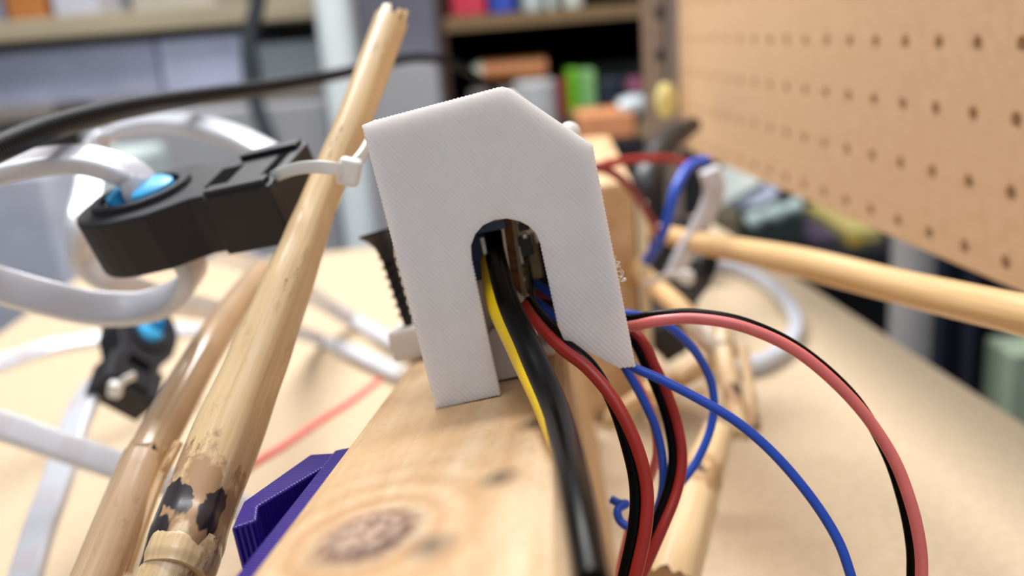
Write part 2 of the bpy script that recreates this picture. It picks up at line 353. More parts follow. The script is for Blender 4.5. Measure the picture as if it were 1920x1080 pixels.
# pegboard, on a plane parallel to the table edge
PG0 = np.array([0.177, 0.311, 0.0])
def PGP(s_, t, z): return PG0 + UU*s_ + UP*t + Z*z                       # along, thickness, height
pb = thing('pegboard', PGP(0.1, 0, 0.098), 'tan perforated hardboard panel standing along the right side', 'pegboard')
def pegpanel():
    m = MB(); p = 0.0254; hr = 0.0031; n = 12; th = 0.0045
    for i in range(-9, 17):
        for k in range(-8, 4):
            cs = i*p; czz = 0.1815-k*p; a = len(m.v); z0 = czz-p/2; z1 = czz+p/2
            s0 = cs-p/2; s1 = cs+p/2
            if k == 3: z0 = 0.0975
            for t in (0, th):
                for j in range(n): th_ = 2*math.pi*(j+.5)/n; m.v.append(PGP(cs+hr*math.cos(th_), t, czz+hr*math.sin(th_)))
                m.v += [PGP(s1, t, czz), PGP(s1, t, z1), PGP(cs, t, z1), PGP(s0, t, z1), PGP(s0, t, czz), PGP(s0, t, z0), PGP(cs, t, z0), PGP(s1, t, z0)]
            st = n+8
            for t in (0, 1):
                b = a+t*st
                # four corner faces, each spanning a quarter of the hole, plus edge wedges
                for q in range(4):
                    js = [(q*3-1+e) % n for e in range(0, 4)]; js = [j % n for j in (q*3, q*3+1, q*3+2)]
                    out = [b+n+((2*q) % 8), b+n+((2*q+1) % 8), b+n+((2*q+2) % 8)]
                    m.face([b+j for j in js][::-1]+out)
                    jn = (q*3+3) % n
                    m.face((b+js[-1], b+jn, b+n+((2*q+2) % 8)))
            for j in range(n): m.face((a+j, a+(j+1) % n, a+st+(j+1) % n, a+st+j))
    # rim
    S0, S1, Z0, Z1 = -9.5*p, 16.5*p, 0.0975, 0.1815+8.5*p
    for (A_, B_) in (((S0, Z0), (S1, Z0)), ((S1, Z0), (S1, Z1)), ((S1, Z1), (S0, Z1)), ((S0, Z1), (S0, Z0))):
        a = len(m.v); m.v += [PGP(A_[0], 0, A_[1]), PGP(B_[0], 0, B_[1]), PGP(B_[0], th, B_[1]), PGP(A_[0], th, A_[1])]; m.face((a, a+1, a+2, a+3))
    return m
pegpanel().build('panel', M_PEG, pb)
def slotted_post(name, s0, label):
    t = thing(name, PGP(s0, 0.012, 0.0), label, 'post')
    m = MB(); w = 0.030; n = 10; pz = 0.033; hr = 0.0055
    for k in range(16):
        czz = 0.02+pz*(k+0.5); a = len(m.v)
        for tt in (0.006, 0.008):
            for j in range(n): th = 2*math.pi*(j+.5)/n; m.v.append(PGP(s0, tt, czz)+UP*(hr*0.8*math.cos(th))+Z*(hr*math.sin(th))-UP*0.008)
            for (u_, v_) in ((1, -1), (1, 1), (-1, 1), (-1, -1)): m.v.append(PGP(s0, tt, czz)+UP*(u_*w/2-0.008)+Z*(v_*pz/2))
        # plate faces the camera: turn thickness along UU
        for i_ in range(a, len(m.v)):
            q = m.v[i_]-PGP(s0, 0, 0); lay = 0 if (i_-a) < n+4 else 1
            base = q-UP*((0.006, 0.008)[lay]); m.v[i_] = PGP(s0, 0, 0)+base+UU*(0.002*lay)
        for L_ in (0, 1):
            b = a+L_*(n+4)
            ring = [b+j for j in range(n)]; m.face([b+n+1, b+n+2]+[ring[j] for j in (4, 3, 2, 1, 0)]); m.face([b+n+2, b+n+3]+[ring[j] for j in (6, 5, 4)])
            m.face([b+n+3, b+n+0]+[ring[j] for j in (9, 8, 7, 6)]); m.face([b+n+0, b+n+1]+[ring[j] for j in (0, 9)])
        for j in range(n): m.face((a+j, a+(j+1) % n, a+n+4+(j+1) % n, a+n+4+j))
    m.build('slotted_flange', M_STEEL, t)
    MB().box((s0+0.002, 0.0050, 0.02), (s0+0.03, 0.0070, 0.548), PGP).build('side_flange', M_STEEL, t)
    MB().box((s0-0.02, -0.03, 0.0), (s0+0.045, 0.02, 0.02), PGP).build('foot', M_STEEL, t, bevel=0.002)
    return t
slotted_post('slotted_post', 0.445, 'grey brown slotted steel post at the far end of the pegboard')
slotted_post('slotted_post', -0.26, 'grey brown slotted steel post at the near end of the pegboard')

# ------------------------------------------------------------------ beam
far_y = 0.275; xl, xr = -0.0165, 0.0255
bm_o = MB().box((xl, -0.15, -0.089), (xr, far_y, 0)).build('wooden_beam', M_PINE, None, bevel=0.0045, frame=BM, seg=3)
tag(bm_o, 'knotty pine lumber beam running back under the white printed cover', 'beam')
sb = MB(); c0 = B(0.0045, -0.09, -0.0892)
pts = [B(xl, -0.12, -0.0893), B(xr, -0.12, -0.0893), B(xr, -0.06, -0.0893), B(xl, -0.06, -0.0893)]
a = len(sb.v); sb.v += pts + [np.array([q[0], q[1], 0.0]) for q in pts]
for q in ((0, 1, 2, 3), (7, 6, 5, 4), (0, 4, 5, 1), (1, 5, 6, 2), (2, 6, 7, 3), (3, 7, 4, 0)): sb.face([a+i for i in q])
tag(sb.build('support_block', M_PINE2), 'pine offcut propping up the near end of the knotty beam', 'block')

# ------------------------------------------------------------------ white printed cover
def serrate(poly, edges, pitch=0.00075, amp=0.00013):
    out = []; n = len(poly)
    for i in range(n):
        p, q = np.array(poly[i]), np.array(poly[(i+1) % n]); out.append(p)
        if i in edges:
            L = np.linalg.norm(q-p); m = int(L/pitch*2); nn = np.array([-(q-p)[2], 0, (q-p)[0]])/L
            for k in range(1, m): out.append(p+(q-p)*k/m+nn*(amp*(1 if k % 2 else -1)))
    return out
FB = lambda x, y: onfront(x, y)
outer = [FB(817, 768), FB(678, 235), FB(700, 226), FB(940, 162), FB(957, 166), FB(1112, 272), FB(1113, 282), FB(1192, 688), FB(1160, 691), FB(1057, 637)]
slot = [FB(1046, 612), FB(1012, 455)] + [FB(*p) for p in ((1004, 437), (991, 424), (974, 415), (950, 410), (926, 413), (905, 423), (890, 440), (882, 462))] + [FB(884, 490), FB(938, 741)]
poly = outer + slot; ns = len(outer)
ser = serrate(poly, {0, 6, 8-1, ns, ns+10, ns+11, 2})
cover = thing('cable_cover', O, 'white 3D printed cover with arched cable slot standing on the beam', 'cover')
m = MB().prism(ser, (0, 0.0024, 0)); m.build('front_plate', M_WHITE, cover, frame=BM, bevel=0.00028)
def wallstrip(pts, th, y0, y1, close_in=(0.02, 0, 0.028)):
    m = MB(); c = np.array(close_in)
    pts = [np.array(p) for p in pts]; inn = []
    for i, p in enumerate(pts):
        d1 = pts[min(i+1, len(pts)-1)]-pts[max(i-1, 0)]; nn = nrm([-d1[2], 0, d1[0]])
        if (c-p)@nn < 0: nn = -nn
        inn.append(p+nn*th)
    for i in range(len(pts)-1):
        m.prism([q+np.array([0, y0, 0]) for q in (pts[i], pts[i+1], inn[i+1], inn[i])], (0, y1-y0, 0))
    return m
ins = np.array([0.0003, 0, -0.0003])
def lift(m, x0, x1, h=0.0050):                     # raise the rear edge of a roof panel, fading out at x1
    for i, p in enumerate(m.v):
        if p[1] > 0.05: m.v[i] = p+np.array([0, 0, h*(1-min(1, max(0, (p[0]-x0)/(x1-x0)))) if x1 < 1 else h])
    return m
wallstrip([FB(817, 768)+np.array([.0003, 0, 0.001]), FB(680, 237)+ins], 0.002, 0.0024, 0.054).build('side_wall', M_WHITE2, cover, frame=BM)
lift(wallstrip([FB(682, 237)+ins, FB(942, 165)+ins], 0.002, 0.0024, 0.054), -1, 2).build('roof', M_WHITE2, cover, frame=BM)
lift(wallstrip([FB(944, 166)+ins, FB(1109, 276)+ins], 0.002, 0.0024, 0.054), FB(944, 166)[0], FB(1109, 276)[0]).build('sloping_roof', M_WHITE2, cover, frame=BM)
wallstrip([FB(1109, 280)-np.array([.0003, 0, 0]), FB(1168, 578)-np.array([.0003, 0, 0])], 0.002, 0.0024, 0.054).build('side_wall', M_WHITE2, cover, frame=BM)
bw = [np.array([0.0005, 0.0541, 0.0044]), FB(682, 240)+np.array([0.0005, 0.0541, -.0008]), FB(942, 168)+np.array([0, 0.0541, -.0005]), FB(1106, 280)+np.array([0, 0.0541, 0]), np.array([0.038, 0.0541, 0.004])]
MB().prism(bw, (0, 0.002, 0)).build('back_wall', M_WHITE2, cover, frame=BM)
m = MB()
for k in range(5):
    p = P(1160+random.random()*8, 492+k*9, 0.174); pts = [P(1155, 490+k*9, 0.1755), p]
    for j in range(4): pts.append(pts[-1]+(W([random.uniform(-6, 9), random.uniform(-9, 9), 0])*0.175/FPX))
    m.tube(pts, 0.00007, 5, sub=4)
m.blob(P(1171, 524, 0.174), 0.0004, 0.0003, 0.0004, 8, 5)
m.build('filament_wisp', M_TIE, cover, smooth=True)
m = MB().tube([P(1056, 636, .1735), P(1066, 634, .173), P(1078, 639, .1733)], 0.00022, 6); m.build('filament_burr', M_TIE, cover, smooth=True)

base = thing('cover_base', B(0.005, 0.03, 0), 'white printed base screwed to the beam inside the arched cover', 'base')
yb = 0.016
bp = [onfront(x, y, yb) for x, y in ((870, 530), (932, 520), (985, 560), (1004, 582), (1011, 712))]
bl = [np.array([bp[0][0], yb, 0.0004]), *bp[:4], np.array([bp[4][0], yb, 0.0004])]
MB().prism(bl, (0, 0.012, 0)).build('upright', M_WHITE2, base, frame=BM, bevel=0.0004)
rb = [onfront(x, y, yb-0.003) for x, y in ((880, 640), (905, 620), (922, 580), (945, 640))]
MB().prism([np.array([bp[0][0], yb-0.0035, 0.0004]), np.array([bp[0][0], yb-0.0035, 0.0085]), np.array([bp[0][0]+0.006, yb-0.0035, 0.0125]), np.array([bp[4][0]-0.0005, yb-0.0035, 0.0125]), np.array([bp[4][0]-0.0005, yb-0.0035, 0.0004])], (0, 0.0035, 0)).build('step', M_WHITE2, base, frame=BM, bevel=0.0004)
MB().box((-0.0005, yb+0.012, 0.0003), (0.0235, 0.076, 0.003)).build('floor_plate', M_WHITE2, base, frame=BM, bevel=0.0004)
tl = ontop(748, 664)
MB().box((-0.0190, 0.0575, 0.0003), (0.001, 0.0715, 0.0086)).build('screw_tab', M_WHITE2, base, frame=BM, bevel=0.0012, seg=3)

# screw standing in the tab
DS = P(766, 606, 0.238); HD = P(714, 437, 0.236); ax = nrm(HD-DS); LN = np.linalg.norm(HD-DS)
sw = thing('drywall_screw', DS-ax*0.004, 'black drywall screw half driven into the white tab beside the cover', 'screw')
MB().lathe(DS-ax*0.006, ax, [(0, 0.0003), (0.003, 0.0012), (0.006, 0.00135), (LN-0.001, 0.0019), (LN+0.0025, 0.0027), (LN+0.0048, 0.0042), (LN+0.0060, 0.0058), (LN+0.0066, 0.0058), (LN+0.0067, 0.0025), (LN+0.0052, 0.0012)], 24).build('shank_and_head', M_SCREW, sw, smooth=True)
m = MB(); ref = nrm(np.cross(ax, [0, 1, 0])); rf2 = np.cross(ax, ref); N = 130; tp = 0.0026
for i in range(N+1):
    h = 0.001+(LN-0.007)*i/N; th = 2*math.pi*h/tp; dr = ref*math.cos(th)+rf2*math.sin(th); rr = 0.0013+0.0005*i/N
    m.v += [DS+ax*(h-0.00055)+dr*rr, DS+ax*h+dr*(rr+0.00115), DS+ax*(h+0.00045)+dr*rr]
for i in range(N):
    for j in range(2): m.face((3*i+j, 3*i+j+1, 3*i+4+j, 3*i+3+j))
m.build('thread', M_SCREW, sw, smooth=True)

# circuit board and connector seen through the arch
cb = thing('circuit_board', B(0.0225, 0.04, 0.004), 'small circuit board on edge inside the arched cover', 'circuit board')
e0 = onfront(953, 412, 0.018); e1 = onfront(975, 580, 0.018)
MB().prism([e0+np.array([-.0009, 0, 0.004]), e0+np.array([.0009, 0, 0.004]), e1+np.array([.0009, 0, 0]), e1+np.array([-.0009, 0, 0])], (0, 0.034, 0)).build('board_edge', M_PCBE, cb, frame=BM)
MB().prism([e0+np.array([.0009, 0, 0.004]), e0+np.array([.0016, 0, 0.004]), e1+np.array([.0016, 0, 0]), e1+np.array([.0009, 0, 0])], (0, 0.034, 0)).build('board_face', M_PCB, cb, frame=BM)
def chip(px, py, w, h, back, mat, name='chip'):
    q = onfront(px, py, back); MB().box(q-np.array([w/2, 0, h/2]), q+np.array([w/2, 0.006, h/2])).build(name, mat, cb, frame=BM, bevel=0.0002)
chip(985, 462, 0.0030, 0.0042, 0.020, M_CHIP); chip(982, 425, 0.0022, 0.0018, 0.019, M_CHIP); chip(978, 494, 0.0026, 0.0016, 0.021, M_CHIP)
chip(979, 523, 0.0012, 0.0010, 0.019, M_SOLDER, 'solder_joint'); chip(1000, 480, 0.0022, 0.0100, 0.028, M_PCB, 'shield_can')
chip(976, 478, 0.0006, 0.0040, 0.019, M_SOLDER, 'pin'); chip(984, 443, 0.0010, 0.0010, 0.018, M_SOLDER, 'solder_joint'); chip(991, 560, 0.003, 0.004, 0.026, M_CHIP)
qa, qb = onfront(992, 640, 0.044), onfront(1052, 448, 0.044)
MB().box((qa[0], 0.044, qa[2]), (qb[0], 0.052, qb[2])).build('shade_filler', M_CHIP, cb, frame=BM, bevel=0.0004)  # black block added to darken the inside seen through the arch
pc = thing('power_connector', B(0.008, 0.03, 0.015), 'navy blue terminal block inside the arch, left of the circuit board', 'connector')
q0 = onfront(878, 532, 0.017); q1 = onfront(912, 438, 0.017)
MB().box((q0[0], 0.017, q0[2]), (q1[0]-0.0004, 0.030, q1[2])).build('body', M_NAVY, pc, frame=BM, bevel=0.0003)
q2 = onfront(888, 440, 0.017); q3 = onfront(948, 420, 0.017)
MB().box((q2[0], 0.017, q1[2]+0.0002), (q3[0], 0.030, q3[2]+0.001)).build('top_bar', plain('blue_grey_plastic', (70, 100, 134), 0.4), pc, frame=BM, bevel=0.0003)
q4 = onfront(906, 458, 0.0168)
MB().box((q4[0]-.0004, 0.0155, q4[2]-0.0022), (q4[0]+.0006, 0.017, q4[2]+0.0015)).build('pin', M_SOLDER, pc, frame=BM, bevel=0.0002)

# ------------------------------------------------------------------ wires
def strand(name, pts, r, mat, parent=None, n=14): return MB().tube(pts, r, n).build(name, mat, parent, smooth=True)
def twin(name, pix, r, offs, mats, names, label, cat='wire'):
    pts = [P(*p) for p in pix]; t = thing(name, min(pts, key=lambda q: q[2]), label, cat)
    w = [W([o[0], o[1], o[2]])*r for o in offs]
    strand(names[0], pts, r, mats[0], t); strand(names[1], [p+q for p, q in zip(pts, w)], r*0.96, mats[1], t)
    return t
# heavy black and yellow power lead
cp = [(922, 436, .1935), (928, 476, .188), (950, 562, .1745), (992, 655, .162), (1043, 775, .143), (1078, 915, .112), (1112, 1095, .092)]
pts = [P(*p) for p in cp]; pl = thing('power_lead', pts[-1], 'thick black and yellow twin power lead coming out of the arch', 'cable')
rr = [0.0022, 0.0022, 0.0023, 0.0024, 0.0024, 0.0021, 0.0019]
MB().tube(pts, rr, 20).build('black_core', M_BLACKW, pl, smooth=True)
of = [(-.3, .1, .95), (-.5, .1, .9), (-.85, .15, .75), (-.78, .2, .9), (-.55, .1, 1.1), (0.0, 0, 1.3), (.28, 0, 1.4)]
MB().tube([p+W(o)*0.0024*1.02 for p, o in zip(pts, of)], [0.002, 0.002, 0.002, 0.002, 0.0019, 0.0015, 0.0013], 18).build('yellow_core', M_YELLOW, pl, smooth=True)

twin('speaker_wire', [(1140, 618, .186), (1188, 611, .181), (1240, 601, .178), (1310, 598, .176), (1400, 615, .174), (1500, 663, .172), (1600, 752, .170), (1670, 850, .168), (1708, 945, .166), (1726, 1030, .165), (1728, 1100, .165)], 0.00112,
     [(-.2, -1.2, 1.2), (-.1, -1.1, 1.2), (0, -.9, 1.5), (.1, -.8, 1.6), (.35, -.75, 1.6), (.5, -.6, 1.6), (.6, -.5, 1.7), (0, 0, 1.95), (-.5, 0, 1.8), (-.65, 0, 1.8), (-.7, 0, 1.8)],
     (M_PINKW, M_BLACKW), ('red_strand', 'black_strand'), 'faded red and black twin wire arching far out to the right')
def single(name, pix, r, mat, label, n=14):
    pts = [P(*p) for p in pix]; return tag(MB().tube(pts, r, n).build(name, mat, None, smooth=True), label, 'wire')
single('hookup_wire', [(1000, 560, .203), (1060, 606, .199), (1135, 645, .192), (1180, 684, .181), (1240, 712, .178), (1310, 748, .176), (1380, 790, .174), (1450, 850, .172), (1520, 932, .170), (1572, 1015, .168), (1602, 1100, .167)], 0.00095, M_BLUEW, 'blue wire sweeping from the cover corner down to the bottom right')
single('hookup_wire', [(1004, 530, .208), (1060, 568, .205), (1120, 585, .20), (1180, 589, .197), (1245, 607, .200), (1300, 655, .204), (1334, 720, .207), (1336, 788, .207), (1308, 862, .205), (1262, 925, .202), (1232, 975, .200)], 0.00098, M_BLUEW, 'blue wire looping right behind the cover and back to the bundle')
single('hookup_wire', [(1138, 640, .194), (1172, 690, .186), (1205, 748, .186), (1230, 805, .186), (1243, 870, .187), (1240, 932, .188), (1218, 978, .190), (1188, 990, .191), (1164, 978, .192), (1158, 956, .193), (1174, 945, .195), (1162, 944, .196), (1146, 936, .197)], 0.00092, M_BLUEW, 'blue wire in the bundle ending in a small curl beside the beam')
twin('speaker_wire', [(1000, 548, .212), (1060, 562, .206), (1130, 590, .196), (1195, 628, .190), (1226, 682, .189), (1252, 740, .188), (1271, 800, .187), (1279, 862, .185), (1268, 925, .183), (1238, 1000, .180), (1196, 1095, .178)], 0.0011,
     [(-.2, 1, .9), (-.5, .9, .8), (-1, .3, .7), (-1.2, .5, .8), (-1.3, .5, .8), (-1.4, .3, .8), (-1.5, .2, .8), (-1.5, 0, .8), (-1.4, -.3, .8), (-1.1, -.4, 1.2), (-.4, -.4, 1.6)],
     (M_REDW, M_BLACKW), ('red_strand', 'black_strand'), 'bright red and black twin wire curving down in the middle of the bundle')
twin('speaker_wire', [(985, 572, .184), (1010, 608, .178), (1052, 652, .172), (1103, 692, .1675), (1152, 752, .164), (1191, 830, .161), (1212, 910, .159), (1210, 992, .157), (1188, 1095, .155)], 0.0012,
     [(.6, -.7, 1), (.7, -.8, 1), (.6, -.8, 1.1), (.5, -.5, 1.5), (-.2, .2, 1.8), (-1.1, .5, 1.2), (-1.5, .2, .8), (-1.5, -.1, .8), (-1.3, -.4, 1)],
     (M_REDW, M_BLACKW), ('red_strand', 'black_strand'), 'dull red and black twin wire coming out of the arch and hanging down')
single('hookup_wire', [(1150, 660, .2), (1190, 712, .197), (1222, 780, .197), (1232, 850, .198), (1212, 912, .199), (1186, 975, .199), (1170, 1035, .198), (1158, 1100, .197)], 0.001, M_PINKW, 'thin faded red wire at the back of the bundle beside the beam')
single('hookup_wire', [(380, 960, .33), (430, 905, .345), (480, 868, .36), (530, 838, .38), (600, 790, .41), (660, 752, .44), (712, 712, .47)], 0.0017, M_PINKW, 'thin red wire lying behind the left side of the beam')
# wires farther back, right of the cover
single('hookup_wire', [(1100, 318, .38), (1135, 308, .38), (1190, 299, .39), (1250, 298, .40), (1310, 310, .42)], 0.0019, M_REDW, 'blurred red wire running level behind the cover to the right')
single('hookup_wire', [(1100, 312, .36), (1140, 320, .37), (1175, 345, .38), (1205, 385, .40), (1235, 440, .42)], 0.0018, cm(140, 36, 48, .4), 'blurred dark red wire dropping behind the right shoulder of the cover')
single('hookup_wire', [(1325, 300, .40), (1292, 312, .39), (1268, 352, .38), (1255, 400, .38), (1240, 445, .385), (1212, 490, .40)], 0.0022, M_BLUEW, 'blurred blue wire bending down beside the far translucent strip')

# ------------------------------------------------------------------ bamboo
def flatside(th0, amt): return lambda th, L: min(1.0, amt/max(1e-3, math.cos(th-th0))) if math.cos(th-th0) > 0 else 1.0
def pole(name, pix, radpx, mat, label, n=28, side=None, shape=None, node=None, rough=0.0, sub=10):
    pts = [P(*p[:3]) for p in pix]; rad = [r*p[2]/FPX for r, p in zip(radpx, pix)]
    t = thing(name, pts[0] if pts[0][2] < pts[-1][2] else pts[-1], label, 'bamboo pole')
    MB().tube(pts, rad, n, sub=sub, shape=shape, side=side, rough_end=rough).build('cane', mat, t, smooth=True)
    if node:
        for (pa, pb_, rp, k) in node:
            A_, B_ = P(*pa), P(*pb_); d_ = nrm(B_-A_)
            r0 = rp*pa[2]/FPX; mid = (A_+B_)/2; L = np.linalg.norm(B_-A_)/2
            MB().tube([mid-d_*L, mid-d_*L*.4, mid+d_*L*.4, mid+d_*L], [r0*.93, r0*k, r0*k, r0*.93], n, sub=4).build('node_ring', mat, t, smooth=True)
    return t
side1 = W([1, 0.45, 0])
b1 = pole('bamboo_pole', [(296, 1150, .152), (325, 1080, .156), (352, 1012, .160), (372, 953, .165), (425, 820, .176), (478, 690, .186), (529, 560, .196), (570, 455, .206), (600, 375, .214), (660, 235, .228), (732, 42, .252)],
     [66, 66, 72, 68, 66, 57, 49, 41, 35, 33, 32], M_BAM1, 'thick bamboo pole with scorched knuckle leaning up left of the cover', side=side1,
     shape=flatside(-0.5, 0.80), node=None, rough=0.006)
m = MB()
for k in range(26):
    th = random.random()*6.28; q = P(732+math.cos(th)*24, 42+math.sin(th)*10, .2515); d_ = nrm(P(732, 42, .252)-P(660, 235, .228))
    m.tube([q-d_*0.004, q+d_*random.uniform(0.0005, 0.003), q+d_*random.uniform(0.002, 0.005)+np.array([random.uniform(-1, 1), 0, random.uniform(-1, 1)])*0.0006], [0.0006, 0.0005, 0.0002], 5, sub=2)
m.build('frayed_end', M_BAM3, b1, smooth=True)
# knuckle of the scorched pole: two lips around the scar
for (py, rp, kk, ty) in ((1046, 67, 1.035, .1575),):
    c = P(339 if py == 1046 else 361, py, ty); d_ = nrm(P(372, 953, .165)-P(325, 1080, .156)); r0 = rp*ty/FPX
    MB().tube([c-d_*0.0032, c-d_*0.001, c+d_*0.001, c+d_*0.0034], [r0*.97, r0*kk, r0*kk, r0*.97], 40, sub=5, side=side1,
              shape=lambda th, L: 1+0.035*math.sin(3*th+L*300)+0.02*math.sin(7*th)).build('knuckle', M_BAM1, b1, smooth=True)
b2 = pole('bamboo_pole', [(150, 1150, .178), (182, 1080, .184), (225, 975, .194), (262, 885, .204), (320, 775, .222), (380, 668, .246), (430, 592, .272), (492, 512, .31)],
     [41, 41, 40, 38, 38, 33, 30, 26], M_BAM2, 'glossy split bamboo pole leaning behind the scorched one', rough=0.003)
pts = [P(150, 1150, .178), P(182, 1080, .184), P(222, 982, .193), P(256, 898, .2025), P(272, 862, .207)]
MB().tube(pts, [46*.178/FPX, 46*.184/FPX, 45*.193/FPX, 43*.2025/FPX, 42*.207/FPX], 28, sub=10, rough_end=0.006).build('split_sheath', M_BAM2, b2, smooth=True)
m = MB()
for k in range(14):
    q = P(300+random.uniform(-6, 10), 880+random.uniform(-25, 25), .2); m.tube([q, q+W([random.uniform(6, 26), random.uniform(-38, -10), random.uniform(-5, 5)])*.2/FPX], 0.00018, 5, sub=2)
m.build('splinter', M_BAM3, b2, smooth=True)
m = MB(); q0 = P(298, 940, .2); m.tube([P(238, 1075, .188), P(268, 985, .194), P(300, 900, .2), P(335, 830, .206)], 0.0011, 8); m.build('split_strip', M_BAM3, b2, smooth=True)
pole('bamboo_pole', [(1225, 433, .47), (1310, 455, .42), (1500, 492, .33), (1700, 541, .27), (1925, 592, .212), (2060, 622, .19)], [15, 21, 29, 33, 40, 44], M_BAM3, 'smooth tan bamboo pole slanting across below the pegboard')
pole('bamboo_pole', [(1168, 484, .48), (1250, 556, .425), (1300, 604, .395), (1352, 652, .366)], [19, 20, 21, 22], M_BAM3, 'short bamboo pole running down from the black clips to the taped joint')
b5 = pole('bamboo_pole', [(1352, 628, .37), (1362, 690, .356), (1378, 760, .344), (1390, 812, .336)], [21, 20, 18, 15], M_BAM4, 'short split bamboo stick standing below the taped joint', rough=0.005)
MB().tube([P(1392, 650, .36), P(1404, 720, .348), P(1416, 800, .336)], [0.0023, 0.002, 0.0022], 12, rough_end=0.004).build('split_strip', M_BAM4, b5, smooth=True)
m = MB()
for k in range(16):
    q = P(1385+random.uniform(-14, 38), 800+random.uniform(-8, 8), .335); m.tube([q, q+W([random.uniform(-10, 10), random.uniform(4, 24), 0])*.33/FPX], 0.0003, 5, sub=2)
m.build('frayed_end', cm(110, 80, 55), b5, smooth=True)
b6 = pole('bamboo_pole', [(1140, 790, .385), (1210, 742, .38), (1290, 700, .374), (1350, 668, .368)], [17, 18, 20, 20], M_BAM4, 'broken splintered bamboo stub lying sideways behind the wire bundle', rough=0.012)
m = MB()
for k in range(22):
    q = P(1180+random.uniform(0, 150), 760-random.uniform(0, 60), .372+random.uniform(-.006, .004)); m.tube([q, q+W([random.uniform(10, 60), random.uniform(-30, 12), 0])*.37/FPX], 0.0005, 5, sub=2)
m.build('splinter', M_BAM3, b6, smooth=True)
pole('bamboo_pole', [(1346, 812, .305), (1322, 880, .285), (1298, 950, .266), (1274, 1030, .247), (1250, 1110, .23)], [29, 38, 45, 51, 55], M_BAM4, 'bamboo pole with dark nodes rising from the bottom edge beside the wires',
     side=side1, shape=flatside(-0.35, 0.82), node=[((1302, 938, .27), (1293, 964, .264), 45, 1.03), ((1318, 893, .282), (1312, 910, .278), 39, 1.03)], rough=0.004)
# translucent tape at the joint
tp = NT('clear_tape'); tp.set((0.9, 0.87, 0.82, 1), 0.25, trans=0.7)
jt = MB().tube([P(1300, 606, .393), P(1328, 630, .378), P(1362, 662, .362)], [0.0054, 0.0064, 0.0054], 12, sub=5, shape=lambda th, L: 1+0.08*math.sin(3*th+L*400)).build('joint_tape', tp.m, None, smooth=True)
tag(jt, 'crumpled clear tape wrapped round the bamboo joint on the right', 'tape')

